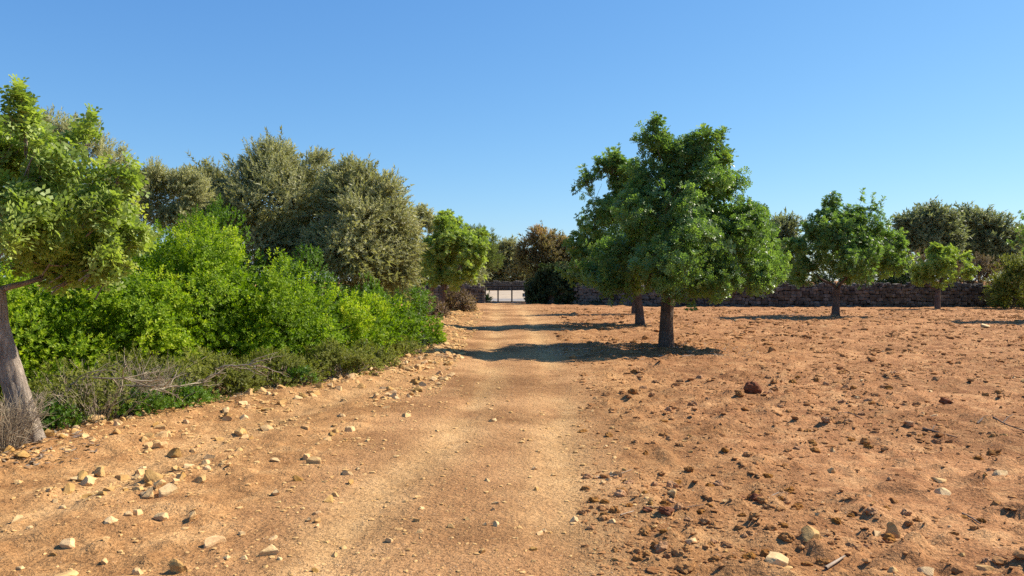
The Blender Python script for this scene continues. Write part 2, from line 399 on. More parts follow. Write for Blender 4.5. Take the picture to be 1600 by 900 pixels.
# ------------------------------------------------------------------ leaf clump templates (axis = +Z)
def leaflet(base, d, nrm, L, W, k):
    s = np.cross(d, nrm); s /= np.linalg.norm(s) + 1e-9
    if k == 6:
        return [base, base + d * L * .3 + s * W * .42, base + d * L * .72 + s * W * .46, base + d * L + nrm * -L * .08,
                base + d * L * .72 - s * W * .46, base + d * L * .3 - s * W * .42]
    if k == 4:
        return [base, base + d * L * .5 + s * W * .5, base + d * L, base + d * L * .5 - s * W * .5]
    return [base + s * W * .5, base + d * L, base - s * W * .5]
def unit(v): return v / (np.linalg.norm(v) + 1e-9)
def tpl_carob(rng, k=4, n_leaf=6, pairs=3, length=.14, L=.052, W=.034):
    V = []; J = []
    for q in range(n_leaf):
        az = q * 2.4 + rng.random(); el = radians(rng.uniform(15, 85))
        d = np.array([sin(el) * cos(az), sin(el) * sin(az), cos(el)])
        side = unit(np.cross(d, [0.01, 0.02, 1])); nrm = unit(np.cross(side, d))
        lj = rng.random()
        for a in range(pairs):
            t = (a + .7) / pairs
            b = d * length * t - np.array([0, 0, .03 * t * t])
            for sg in (-1, 1):
                dd = unit(side * sg + d * .45 + nrm * rng.uniform(-.35, .15))
                nn = unit(nrm + (rng.random(3) - .5) * .7)
                V += leaflet(b, dd, nn, L * rng.uniform(.8, 1.15), W, k); J += [lj] * k
    return np.array(V), np.array(J)
def tpl_sprig(rng, k=4, n=16, length=.13, L=.036, W=.013, ang=(30, 65), bunch=.35):
    V = []; J = []
    for q in range(n):
        t = bunch + (1 - bunch) * (q + rng.random()) / n
        az = q * 2.4 + rng.random() * .6; el = radians(rng.uniform(*ang)) * (1.15 - .5 * t)
        d = np.array([sin(el) * cos(az), sin(el) * sin(az), cos(el)])
        b = np.array([0, 0, length * t])
        nn = unit(np.cross(d, [sin(az), -cos(az), 0.2]) + (rng.random(3) - .5) * .8)
        V += leaflet(b, d, nn, L * rng.uniform(.75, 1.2), W, k); J += [rng.random()] * k
    return np.array(V), np.array(J)
def templates(style, k, seed):
    rng = np.random.default_rng(seed)
    mk = {'carob': lambda: tpl_carob(rng, k), 'carobfar': lambda: tpl_carob(rng, k, 5, 3, .16, .066, .048),
          'lent': lambda: tpl_sprig(rng, k, 10, .11, .044, .023, (35, 95), .15), 
          'olive': lambda: tpl_sprig(rng, k, 14, .22, .066, .025, (30, 90), .05),
          'olivefar': lambda: tpl_sprig(rng, k, 10, .30, .11, .056, (30, 95), .05),
          'pine': lambda: tpl_sprig(rng, k, 14, .22, .13, .022, (20, 75), .2),
          'ivy': lambda: tpl_sprig(rng, k, 8, .16, .085, .07, (50, 95), .1),
          'scrub': lambda: tpl_sprig(rng, k, 10, .14, .026, .009, (25, 60), .2)}[style]
    return [mk() for _ in range(6)]

def make_leaves(tips, dirs, style, k, rng, scale=1.0, svar=.25, tint=None):
    """one clump at every tip, turned so that its axis follows dirs"""
    T = templates(style, k, 5); n = len(tips)
    z = dirs / (np.linalg.norm(dirs, axis=1)[:, None] + 1e-9)
    a = rng.random((n, 3)) - .5
    x = a - z * (a * z).sum(1)[:, None]; x /= np.linalg.norm(x, axis=1)[:, None] + 1e-9
    y = np.cross(z, x)
    sc = scale * (1 + svar * (rng.random(n) * 2 - 1))
    which = rng.integers(0, len(T), n)
    if tint is None: tint = rng.random(n)
    Vs, Ts = [], []
    for q, (tv, tj) in enumerate(T):
        s = np.where(which == q)[0]
        if not len(s): continue
        v = (x[s][:, None] * tv[None, :, :1] + y[s][:, None] * tv[None, :, 1:2] + z[s][:, None] * tv[None, :, 2:]) * sc[s][:, None, None] + tips[s][:, None]
        Vs.append(v.reshape(-1, 3)); Ts.append((tint[s][:, None] * .72 + tj[None] * .28).reshape(-1))
    V = np.concatenate(Vs); nf = len(V) // k
    return V, np.arange(nf * k).reshape(nf, k), np.concatenate(Ts)

def sublobes(lobes, rng, k, shrink=.5):
    out = []
    for (c, r) in lobes:
        c = np.array(c, float); r = np.broadcast_to(np.array(r, float), 3)
        out.append((c, r * .72))
        for _ in range(k):
            d = rng.normal(size=3); d /= np.linalg.norm(d)
            if d[2] < -.35: d[2] *= -.6
            s = shrink * rng.uniform(.6, 1.15)
            out.append((c + d * r * (1 - s * .75), r * s))
    return out
def sample_tips(lobes, n, rng, shell=.3, gap=.40, gscale=2.2, up=.35, zmin=None, seed=0):
    C = np.array([l[0] for l in lobes]); R = np.array([l[1] for l in lobes])
    w = (R.mean(1) ** 2); w /= w.sum()
    cc = (C * w[:, None]).sum(0)
    P = []; Dr = []; tot = 0
    while tot < n:
        m = int(n * 1.8)
        li = rng.choice(len(lobes), m, p=w)
        d = rng.normal(size=(m, 3)); d /= np.linalg.norm(d, axis=1)[:, None]
        u = rng.random(m) ** shell
        p = C[li] + d * R[li] * u[:, None]
        keep = vn3(p * gscale, seed) > gap * (0.6 + .8 * vn3(p * gscale * .37, seed + 3))
        if zmin is not None: keep &= p[:, 2] > zmin
        p = p[keep]; d = d[keep]; l = li[keep]
        o = p - cc; o /= np.linalg.norm(o, axis=1)[:, None] + 1e-9
        dr = d * .6 + o * .45 + np.array([0, 0, up]) + (rng.random(p.shape) - .5) * .9
        P.append(p); Dr.append(dr); tot += len(p)
    return np.concatenate(P)[:n], np.concatenate(Dr)[:n]

def plant(name, label, cat, base, trunk, lobes, style, leaf, n_tips, seed, group=None, k=4, bark='bark', limbs=True, sub=5, shrink=.5,
          scale=1.0, gap=.40, gscale=2.2, up=.35, shell=.3, zmin=.9, sides=9, lump=.12, tintmode='rand', limb_r=.45, nsub=5, crown='crown',
          trunkname='trunk', inner=0, shoots=0, shoot_len=1.0):
    """base: world foot; trunk: list of (x,y,z,r) about the foot; lobes: [(centre,radius)] about the foot"""
    rng = np.random.default_rng(seed)
    if style == 'carobfar': k = 3
    root = link(name, None, None, base, label, cat, group)
    root.empty_display_size = .3
    top = np.array(trunk[-1][:3]); rt = trunk[-1][3]
    t = np.array(trunk, float)
    s = np.linspace(0, len(t) - 1, (len(t) - 1) * 5 + 1)
    tt = np.stack([np.interp(s, np.arange(len(t)), t[:, q]) for q in range(4)], 1)
    if len(tt) > 4:
        for _ in range(2): tt[1:-1] = (tt[:-2] + 2 * tt[1:-1] + tt[2:]) / 4
    wd = Wood(); wd.tube(tt[:, :3], tt[:, 3], sides, rng=rng, lump=lump)
    link(trunkname, wd.mesh(trunkname, M[bark]), root)
    skel = [tuple(p) for p in tt[int(len(tt) * .72):, :3]]; skr = [float(r) for r in tt[int(len(tt) * .72):, 3]]
    if limbs:
        for (c, r) in sorted(lobes, key=lambda l: np.linalg.norm(np.array(l[0]) - top)):
            c = np.array(c, float); rm = float(np.mean(r))
            S = np.array(skel); dd = np.linalg.norm(S - c, axis=1) + .35 * np.linalg.norm(S - top, axis=1)
            q = int(np.argmin(dd)); L = np.linalg.norm(S[q] - c)
            if L < .25: continue
            w = Wood(); P = bend(S[q], c, rng, 8, .12, .05)
            r0 = min(skr[q] * .8, rt * limb_r * (0.5 + L / 3)); r1 = max(.008, r0 * .35)
            rad = np.linspace(r0, r1, 8); w.tube(P, rad, 6)
            skel += [tuple(p) for p in P[2:]]; skr += list(rad[2:])
            for _ in range(nsub):
                d = rng.normal(size=3); d /= np.linalg.norm(d); d[2] = abs(d[2]) * .8
                e = c + d * np.array(r) * rng.uniform(.6, .95)
                p0 = P[rng.integers(4, 8)]
                w.tube(bend(p0, e, rng, 5, .15, .05), np.linspace(r1 * .9, .004, 5), 4)
            link('limb', w.mesh('limb', M[bark]), root)
    L2 = sublobes(lobes, rng, sub, shrink) if sub else [(np.array(c, float), np.broadcast_to(np.array(r, float), 3)) for c, r in lobes]
    tips, dirs = sample_tips(L2, n_tips, rng, shell, gap, gscale, up, zmin, seed)
    lowf = vn3(tips * 1.3, seed + 9)
    tint = np.clip(.15 + .5 * lowf + .45 * (rng.random(len(tips)) - .35), 0, 1)
    if tintmode == 'top':
        zz = (tips[:, 2] - tips[:, 2].min()) / (np.ptp(tips[:, 2]) + 1e-6)
        tint = np.clip(tint * .45 + .85 * np.clip(zz - .55, 0, 1) * 2, 0, 1)
    V, Fc, ti = make_leaves(tips, dirs, style, k, rng, scale, tint=tint)
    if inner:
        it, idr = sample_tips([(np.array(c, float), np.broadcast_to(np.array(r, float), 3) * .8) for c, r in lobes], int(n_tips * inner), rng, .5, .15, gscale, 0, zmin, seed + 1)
        V2, F2, t2 = make_leaves(it, idr, style, k, rng, scale * 1.9, tint=np.full(len(it), .12))  # filler leaves all in a dark tint: crown shade put into the colour
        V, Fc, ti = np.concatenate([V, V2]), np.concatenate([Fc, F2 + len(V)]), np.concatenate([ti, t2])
    if shoots:                                                          # long young shoots sticking out of the crown
        cc = tips.mean(0); od = tips - cc; rank = np.linalg.norm(od * np.array([1, 1, 1.2]), axis=1) + rng.random(len(tips)) * .5
        cand = np.argsort(-rank)[:max(shoots * 3, 10)]; pick = rng.choice(cand, min(shoots, len(cand)), replace=False); w = Wood(); st, sd = [], []
        for i in pick:
            dr = unit(od[i] / np.linalg.norm(od[i]) * .7 + np.array([0, 0, .75]) + (rng.random(3) - .5) * .5); Ls = rng.uniform(.18, .5) * shoot_len
            P = bend(tips[i] - dr * .3, tips[i] + dr * Ls, rng, 5, .08, .02); w.tube(P, np.linspace(.010, .004, 5), 3)
            for q in range(3): st.append(P[4] + (P[2] - P[4]) * q * .45); sd.append(dr + (rng.random(3) - .5) * (.3 + .6 * q))
        V2, F2, t2 = make_leaves(np.array(st), np.array(sd), style, k, rng, scale * .85, tint=.45 + .5 * rng.random(len(st)))
        V, Fc, ti = np.concatenate([V, V2]), np.concatenate([Fc, F2 + len(V)]), np.concatenate([ti, t2])
        link('shoots', w.mesh('shoots', M[bark]), root, kind='stuff')
    link(crown, mesh_np(crown, V, Fc, M[leaf], False, {'tint': ti}), root)
    return root

def lobes_at(d, foot, spec):
    """lobe list (column, row, radius in photo pixels, offset in depth) at distance d, about the foot of the plant"""
    out = []
    for s in spec:
        px, py, rp = s[:3]; dy = s[3] if len(s) > 3 else 0.0
        r = rp / F * d
        out.append(((X(px, d) - foot[0], dy, Z(py, d) - foot[2]), (r, r * (s[4] if len(s) > 4 else 1.0), r)))
    return out
def foot_at(px, d): x = X(px, d); return (x, d, hz(x, d) - .04)

# ------------------------------------------------------------------ carob trees
G_CAROB = 'carob trees in the field'
d = 19.2; f = foot_at(1040, d)
plant('carob_tree', 'tall spreading carob tree standing nearest beside the track, casting a broad shadow', 'tree', f,
      [(0, 0, 0, .235), (.01, 0, .12, .20), (.02, .02, .6, .165), (.05, .02, 1.1, .16), (.08, .0, 1.55, .17)],
      lobes_at(d, f, [(1026, 232, 32, .1), (1022, 205, 14, 0), (1098, 242, 36, -.2), (1118, 220, 18, -.2), (1086, 222, 14, .1), (1132, 250, 20, .3), (1062, 262, 46, .2), (1058, 236, 28, .1), (1140, 290, 34, 0), (1168, 345, 34, .1), (1100, 280, 40, -.4), (1060, 300, 62, .2), (1006, 288, 34, .1), (1000, 320, 36, -.3), (1195, 372, 30, .2),
                      (1028, 345, 70, -.7), (1118, 335, 64, .6), (975, 400, 48, .2), (1050, 410, 72, -1.3), (1135, 395, 66, -.6),
                      (1180, 385, 40, .3), (1188, 425, 36, -.4), (1070, 370, 80, 1.5), (1005, 425, 50, 1.0), (958, 440, 30, -.4),
                      (1100, 438, 38, -1.2), (1152, 350, 40, -.2), (1030, 440, 34, -1.6), (1125, 435, 42, 1.2), (1165, 440, 30, -.9), (930, 430, 24, .3), (1205, 405, 18, 0)]),
      'carob', 'carob', 3900, 21, G_CAROB, k=4, sides=14, lump=.10, zmin=.85, sub=6, gap=.31, gscale=2.8, scale=1.18, shoots=80, shoot_len=.5, inner=.06)
d = 28.5; f = foot_at(1000, d)
plant('carob_tree', 'dense dark carob tree partly hidden behind the tallest carob, brown leaning trunk', 'tree', f,
      [(0, 0, 0, .20), (-.02, 0, .5, .16), (-.08, 0, 1.0, .15), (-.12, 0, 1.5, .16)],
      lobes_at(d, f, [(948, 268, 26), (918, 298, 30), (975, 285, 36), (985, 268, 20, .3), (962, 258, 16), (905, 285, 15), (930, 345, 42, -.5), (970, 360, 56, .5), (915, 395, 38), (903, 425, 28),
                      (940, 430, 36, -1), (1010, 395, 58, -.6), (1055, 415, 45), (1000, 325, 56, .6), (960, 415, 45, 1.2), (1030, 430, 40, 1)]),
      'carobfar', 'carob', 2800, 22, G_CAROB, zmin=.8, sub=5, gap=.40, scale=1.2, shoots=45)
d = 38.5; f = foot_at(991, d)
plant('carob_tree', 'slim carob tree farthest back of three in line, mostly hidden', 'tree', f,
      [(0, 0, 0, .17), (.02, 0, .6, .14), (.05, 0, 1.4, .13)],
      lobes_at(d, f, [(960, 400, 36), (1000, 405, 38), (940, 428, 24), (1030, 420, 32), (985, 375, 34), (975, 430, 30, -1)]),
      'carobfar', 'carob', 700, 23, G_CAROB, zmin=.8, scale=1.2)
d = 35.0; f = foot_at(1306, d)
plant('carob_tree', 'rounded carob tree with a single straight trunk standing alone before the stone wall', 'tree', f,
      [(0, 0, 0, .22), (0, 0, .25, .18), (.03, 0, .8, .15), (.05, 0, 1.3, .16)],
      lobes_at(d, f, [(1310, 345, 34), (1352, 348, 32), (1275, 365, 28), (1300, 388, 56, -.5), (1250, 400, 32), (1368, 395, 44), (1258, 428, 30), (1320, 420, 44, -1),
                      (1390, 418, 28), (1338, 324, 16), (1300, 322, 16), (1320, 385, 55, 1), (1395, 385, 22), (1245, 425, 22), (1240, 385, 16)]),
      'carobfar', 'carob', 2500, 24, G_CAROB, zmin=.9, sub=5, gap=.40, scale=1.25, shoots=45)
d = 44.5; f = foot_at(1465, d)
plant('carob_tree', 'small pale green carob sapling growing right against the stone wall', 'tree', f,
      [(0, 0, 0, .17), (0, 0, .5, .15), (.02, 0, 1.1, .13)],
      lobes_at(d, f, [(1470, 405, 24), (1448, 422, 22), (1497, 415, 22), (1470, 433, 26), (1435, 438, 10), (1508, 428, 12), (1485, 395, 14), (1462, 392, 10)]),
      'carobfar', 'carobsun', 640, 25, G_CAROB, zmin=.9, sub=4, scale=1.35, gap=.38, shoots=20)
d = 31.0; f = foot_at(1690, d)
plant('carob_tree', 'carob tree cut off by the picture edge, only leafy tips and shadow showing', 'tree', f,
      [(0, 0, 0, .22), (0, 0, .6, .17), (0, 0, 1.4, .16)],
      lobes_at(d, f, [(1622, 350, 26), (1655, 380, 60), (1710, 350, 70), (1632, 415, 26), (1720, 410, 62), (1690, 400, 60, -1), (1615, 330, 12), (1760, 390, 50)]),
      'carobfar', 'carob', 1100, 26, G_CAROB, zmin=.9, scale=1.2, shoots=30)
d = 37.5; f = foot_at(688, d)
plant('carob_tree', 'bright carob tree with a dark trunk by the track before the gate', 'tree', f,
      [(0, 0, 0, .21), (.04, 0, .6, .17), (.12, 0, 1.2, .15), (.25, 0, 1.6, .14)],
      lobes_at(d, f, [(700, 368, 26), (735, 385, 25), (690, 395, 32), (722, 415, 34), (680, 425, 28), (742, 432, 15), (700, 438, 26), (745, 405, 14), (690, 350, 12)]),
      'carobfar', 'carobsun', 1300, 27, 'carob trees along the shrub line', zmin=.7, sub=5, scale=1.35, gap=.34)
d = 40; f = foot_at(640, d)
plant('carob_tree', 'leaning carob tree with a slanted trunk behind the end of the shrubs', 'tree', f,
      [(0, 0, -.1, .20), (.4, 0, .5, .17), (.9, 0, 1.1, .15), (1.4, 0, 1.6, .13)],
      lobes_at(d, f, [(672, 405, 24), (665, 425, 16), (695, 345, 16, .5), (690, 385, 26, .8), (712, 360, 20, 1), (745, 375, 22, 1.5), (650, 440, 12)]),
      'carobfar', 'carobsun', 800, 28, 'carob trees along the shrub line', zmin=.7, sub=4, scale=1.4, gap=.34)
# near tree with the leaning grey trunk
d = 7.55; f = foot_at(45, d)
def pt(px, py, r, dy=0.0): return (X(px, d) - f[0], dy, Z(py, d) - f[2], r)
plant('carob_tree', 'gnarled carob tree with a leaning grey trunk beside the stony verge', 'tree', f,
      [(.0, 0, -.03, .165), pt(45, 682, .128), pt(36, 645, .112), pt(16, 580, .104), pt(-4, 510, .10), pt(-12, 455, .112)],
      lobes_at(d, f, [(40, 205, 38, -.1), (44, 172, 16, -.1), (20, 235, 52, .2), (100, 265, 50, -.2), (126, 225, 22, .1), (132, 200, 12, .1), (60, 300, 64, .35), (150, 305, 46, .1), (182, 335, 34, -.2),
                      (100, 365, 60, -.45), (40, 395, 50, .4), (150, 385, 44, .3), (165, 410, 26, -.1), (-40, 250, 80, .1), (-80, 350, 90, -.3), (-35, 400, 50, -.5),
                      (20, 330, 50, -.4), (120, 412, 36, .1), (170, 428, 22, 0), (70, 425, 30, .3), (195, 365, 20, .2), (120, 330, 40, .5), (-120, 280, 80, .5), (190, 280, 12, 0)]),
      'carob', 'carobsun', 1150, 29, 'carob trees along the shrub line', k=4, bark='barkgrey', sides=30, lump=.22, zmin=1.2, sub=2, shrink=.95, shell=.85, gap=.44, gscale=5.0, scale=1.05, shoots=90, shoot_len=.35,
      limb_r=.5, nsub=7)

# ------------------------------------------------------------------ wild olives and other trees
G_OL = 'wild olives above the shrubs'
def tree_px(name, label, px, d, spec, style, leaf, n, seed, group, th=1.2, tr=.14, **kw):
    f = foot_at(px, d)
    return plant(name, label, 'tree', f, [(0, 0, 0, tr * 1.4), (.05, 0, th * .5, tr), (.0, 0.05, th, tr)], lobes_at(d, f, spec), style, leaf, n, seed, group, bark='twig', **kw)
tree_px('wild_olive_tree', 'largest grey-green wild olive tree, its broad dome rising above the shrubs', 430, 22.5,
        [(430, 276, 52), (430, 246, 26), (375, 289, 42), (322, 280, 26), (330, 299, 38), (300, 299, 20), (480, 279, 42), (500, 264, 20), (450, 326, 66, -1), (380, 336, 60, -.8), (500, 336, 55, -.6), (330, 336, 45), (420, 366, 60, 1), (430, 401, 50, -1.2),
         (480, 391, 45, -1.2), (355, 376, 40, -.6)], 'olive', 'olive', 9000, 31, G_OL, k=3, zmin=.5, sub=7, gap=.36, gscale=2.0, up=.3, shell=.28, scale=1.15, inner=.14, shoots=12, shoot_len=.3)
tree_px('wild_olive_tree', 'rounded olive-grey wild olive leaning over the far end of the shrubs', 575, 21,
        [(560, 285, 32), (595, 305, 34), (545, 300, 36), (570, 345, 55, -.5), (615, 350, 32), (610, 400, 38, -.3), (560, 400, 45, -1), (625, 385, 26), (625, 430, 24), (585, 430, 38), (525, 330, 28), (590, 360, 50, 1), (530, 390, 38, -.8)],
        'olive', 'olive', 7000, 32, G_OL, k=3, zmin=.25, sub=7, gap=.36, gscale=2.2, up=.25, shell=.28, scale=1.15, inner=.14, shoots=12, shoot_len=.3)
tree_px('wild_olive_tree', 'brown-grey wild olive tree standing behind the gnarled carob', 95, 14.5,
        [(70, 225, 48), (110, 240, 50), (150, 265, 42), (30, 240, 55), (175, 300, 32), (120, 310, 60, .4), (50, 320, 70, .5), (190, 330, 28), (185, 250, 14), (-30, 260, 60), (60, 385, 60, .6), (0, 360, 60, .5), (150, 375, 45, .4), (-60, 340, 60, .4)], 'olive', 'olive', 5200, 33, G_OL, k=3, zmin=.6, sub=6, gap=.38, gscale=3, up=.45, scale=.85)
tree_px('wild_olive_tree', 'sparse low wild olive between the gnarled carob and the largest olive', 250, 19.5,
        [(240, 290, 30), (270, 300, 30), (215, 295, 28), (250, 335, 40), (290, 320, 26), (210, 330, 30), (200, 275, 14), (300, 305, 30), (290, 285, 18), (185, 300, 30), (170, 330, 34), (280, 345, 34)], 'olive', 'olive', 4300, 34, G_OL, k=3, zmin=.6, sub=6, gap=.40, gscale=2.6, up=.45, scale=.95)
tree_px('wild_olive_tree', 'slim grey olive tree peeping out beside the bright carob', 662, 44,
        [(662, 345, 16), (645, 360, 20), (672, 365, 18), (660, 400, 26), (640, 400, 20), (655, 335, 10)], 'olivefar', 'olive', 1300, 35, G_OL, k=3, zmin=.6, gap=.36, gscale=1.4, up=.4, scale=1.1)
G_BG = 'trees beyond the stone walls'
tree_px('pine_tree', 'green pine with a rounded top rising behind the bright carob', 752, 88,
        [(755, 368, 16), (740, 372, 16), (720, 375, 18), (765, 385, 16), (770, 375, 9), (745, 400, 28), (725, 420, 25), (770, 410, 18)], 'pine', 'pine', 2600, 36, G_BG, k=3, zmin=.3, gap=.34, gscale=.9, scale=1.5, up=.5, th=3)
tree_px('wild_olive_tree', 'pale olive tree filling the gap right above the iron gate', 790, 95,
        [(785, 395, 16), (770, 415, 18), (800, 405, 18), (815, 420, 16), (785, 430, 22), (765, 438, 14), (812, 440, 16), (830, 430, 14), (795, 385, 10)], 'olivefar', 'olive', 3600, 37, G_BG, k=3, zmin=.1, inner=.3, gap=.30, gscale=.9, scale=1.5, up=.5)
tree_px('wild_olive_tree', 'russet-topped wild olive with dying twigs beside the iron gate', 855, 59.5,
        [(850, 378, 24), (830, 385, 20), (872, 385, 20), (815, 395, 14), (855, 405, 34), (885, 400, 20), (825, 410, 20), (845, 362, 10), (860, 430, 32), (900, 415, 20)], 'olivefar', 'russet', 4200, 38, G_BG, k=3, zmin=.3, inner=.15, gap=.30, gscale=1.2, up=.7, tintmode='top')
for q, (lab, px, d, spec, n, mat) in enumerate([
        ('brownish olive treetop showing between the tallest carob and the rounded carob', 1212, 60, [(1215, 362, 20), (1195, 375, 20), (1230, 355, 16), (1235, 385, 22), (1210, 400, 30), (1180, 400, 30), (1225, 430, 26), (1190, 435, 24)], 1100, 'olivegreen'),
        ('tall rounded olive tree behind the small sapling, sky showing below its crown', 1452, 62, [(1455, 340, 22), (1430, 352, 20), (1475, 350, 20), (1415, 350, 14), (1450, 372, 28), (1470, 390, 24), (1425, 372, 16), (1490, 372, 14)], 1250, 'olivegreen'),
        ('wide olive tree with leaning top next to the tall rounded olive', 1530, 64, [(1505, 342, 18), (1530, 350, 22), (1560, 360, 22), (1545, 380, 30), (1515, 375, 22), (1580, 375, 20), (1500, 400, 22), (1560, 400, 28)], 1300, 'olivegreen'),
        ('low olive tree with a broad crown hidden behind the rounded carob', 1345, 63, [(1340, 375, 30), (1375, 385, 28), (1400, 395, 22), (1300, 385, 30), (1350, 415, 36), (1395, 425, 24)], 900, 'olivegreen'),
        ('olive tree mostly hidden behind the tallest carob', 1080, 62, [(1040, 390, 34), (1080, 385, 36), (1120, 395, 36), (1150, 405, 34), (1000, 400, 34), (1060, 425, 40), (1120, 430, 38)], 900, 'olivegreen'),
        ('olive tree seen past the carob tips at the picture edge', 1600, 66, [(1600, 375, 26), (1640, 365, 34), (1620, 400, 34), (1670, 390, 36), (1590, 420, 26)], 800, 'olivegreen'),
        ('grey olive thicket tree behind the wild olives by the gate wall', 700, 70, [(690, 400, 24), (720, 405, 24), (670, 410, 24), (700, 430, 28), (740, 430, 20), (650, 420, 24)], 800, 'olive')]):
    tree_px('wild_olive_tree', lab, px, d, spec, 'olivefar', mat, int(n * 2.6), 50 + q, G_BG, k=3, zmin=.2, gap=.36, gscale=1.1, up=.4, th=2.0, scale=1.35, inner=.3)

def far_wood():
    rng = np.random.default_rng(91); n = 6500
    x = rng.uniform(-190, 190, n); y = 118 + rng.random(n) * 22 + .0006 * x * x
    top = 3.2 + 4.5 * fbm2(x / 9, y / 9, 51, 3); z = top * rng.random(n) ** .6
    tips = np.stack([x, y, z + height(x, y)], 1); dirs = rng.normal(size=(n, 3)) * .6 + np.array([0, -.3, .7])
    V, Fc, ti = make_leaves(tips, dirs, 'olivefar', 3, rng, 3.4, tint=np.clip(.2 + .6 * rng.random(n), 0, 1))
    link('far_woodland', mesh_np('far_woodland', V, Fc, M['olivegreen'], False, {'tint': ti}), None, None, 'low distant olive woodland closing the horizon', 'woodland', None, 'stuff')
far_wood()

# ------------------------------------------------------------------ shrubs
def shrub(name, label, px, d, top, rx, style, leaf, n, seed, group, ry=None, zlow=.06, k=4, cat='shrub', gap=.36, scale=1.0, up=.3, nl=19, gscale=2.4, stem='bark', nst=9, part='foliage', cx=0.0, shell=.22):
    rng = np.random.default_rng(seed)
    fx = X(px, d); f = (fx, d, hz(fx, d) - .03); ry = ry or rx
    root = link(name, None, None, f, label, cat, group)
    lob = []
    for q in range(nl):
        a = q * 2.39996 + rng.random() * .5; e = (q + .5) / nl            # spread over the dome
        z = e; rr = math.sqrt(max(0, 1 - z * z)) if z > .3 else .95
        c = np.array([cos(a) * rr * rx * .76, sin(a) * rr * ry * .76, max(.12, z * .80) * top])
        r = rng.uniform(.22, .35)
        lob.append((c, np.array([r * rx, r * ry, r * top * .62 + .04])))
    lob.append((np.array([0, 0, top * .42]), np.array([rx * .62, ry * .62, top * .38])))
    tips, dirs = sample_tips(lob, n, rng, shell, gap, gscale, up, zlow, seed)
    lowf = vn3(tips * 1.1, seed + 9) * .6 + vn3(tips * 3.1, seed + 4) * .4
    tint = np.clip(-.25 + 1.15 * lowf + .5 * (rng.random(len(tips)) - .3), 0, 1)
    V, Fc, ti = make_leaves(tips, dirs, style, k, rng, scale, tint=tint)
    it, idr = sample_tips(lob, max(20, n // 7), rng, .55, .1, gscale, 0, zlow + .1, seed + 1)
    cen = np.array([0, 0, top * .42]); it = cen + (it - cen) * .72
    V2, F2, t2 = make_leaves(it, idr, style, k, rng, scale * 1.9, tint=np.full(len(it), .1))  # inner leaves held at a dark tint, painting the shade inside the shrub
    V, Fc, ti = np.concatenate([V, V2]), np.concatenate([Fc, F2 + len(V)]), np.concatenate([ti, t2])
    link(part, mesh_np(part, V, Fc, M[leaf], False, {'tint': ti}), root)
    w = Wood()
    for q in range(nst):
        c = lob[rng.integers(0, len(lob))][0]
        a = rng.random() * 6.28; b = np.array([cos(a) * rx * .25, sin(a) * ry * .25, -.05])
        P = bend(b, c, rng, 6, .15, -.05); w.tube(P, np.linspace(.022, .006, 6), 5)
        for _ in range(3):
            e = c + (rng.random(3) - .4) * np.array([rx, ry, top]) * .5
            w.tube(bend(P[rng.integers(2, 6)], e, rng, 4, .2, 0), np.linspace(.007, .002, 4), 3)
    link('stems', w.mesh('stems', M[stem]), root)
    return root
G_L = 'mastic shrubs along the verge'
for a in [
    ('bright green mastic shrub half hidden behind the gnarled carob trunk', 30, 10.9, 2.0, 1.55, 'lentisk', 2300),
    ('yellow-green mastic shrub just past the gnarled carob trunk', 165, 11.6, 2.15, 1.5, 'lentisk', 2900),
    ('tallest bright green mastic shrub of the front row, under the largest olive', 300, 13.2, 2.75, 1.75, 'lentisk', 3600),
    ('sunlit rounded mastic shrub sloping down to the verge, middle of the row', 405, 13.6, 2.15, 1.45, 'lentisk', 3000),
    ('bright mastic shrub with a billowing top after the middle of the row', 495, 14.6, 1.6, 1.25, 'lentisk', 2300),
    ('low bright mastic shrub third from the track end of the row', 565, 16.2, 1.42, 1.05, 'lentisk', 1700),
    ('small bright mastic shrub second from the track end of the row', 612, 17.8, 1.22, .85, 'lentisk', 1200),
    ('smallest bright mastic shrub ending the row beside the track', 646, 19.2, 1.0, .75, 'lentisk', 900),
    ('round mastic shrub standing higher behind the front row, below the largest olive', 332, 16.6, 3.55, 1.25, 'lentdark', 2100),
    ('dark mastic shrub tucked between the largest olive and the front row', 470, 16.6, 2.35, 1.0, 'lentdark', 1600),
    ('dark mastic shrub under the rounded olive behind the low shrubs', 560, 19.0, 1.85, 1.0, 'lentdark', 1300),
    ('mastic shrub at the edge of view behind the leaning trunk', -120, 10.2, 2.1, 1.5, 'lentisk', 1500),
    ('mastic shrub in the second row behind the gnarled carob', 190, 14.8, 2.6, 1.5, 'lentdark', 1500)]:
    shrub('mastic_shrub', a[0], a[1], a[2], a[3], a[4], 'lent', a[5], int(a[6] * 1.3), 100 + int(abs(a[1])), G_L, gap=.50, gscale=1.9, scale=1.10, k=4 if 100 < a[1] < 520 and a[2] < 14.7 else 3)
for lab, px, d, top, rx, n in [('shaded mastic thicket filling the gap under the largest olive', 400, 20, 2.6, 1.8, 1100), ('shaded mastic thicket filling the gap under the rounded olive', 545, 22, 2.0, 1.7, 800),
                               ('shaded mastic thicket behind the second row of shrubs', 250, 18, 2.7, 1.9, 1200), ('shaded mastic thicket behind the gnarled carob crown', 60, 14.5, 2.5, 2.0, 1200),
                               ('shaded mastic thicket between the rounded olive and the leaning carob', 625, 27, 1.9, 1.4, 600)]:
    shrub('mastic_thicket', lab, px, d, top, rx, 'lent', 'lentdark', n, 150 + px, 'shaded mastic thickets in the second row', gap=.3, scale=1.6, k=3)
G_S = 'low dry scrub under the shrubs'
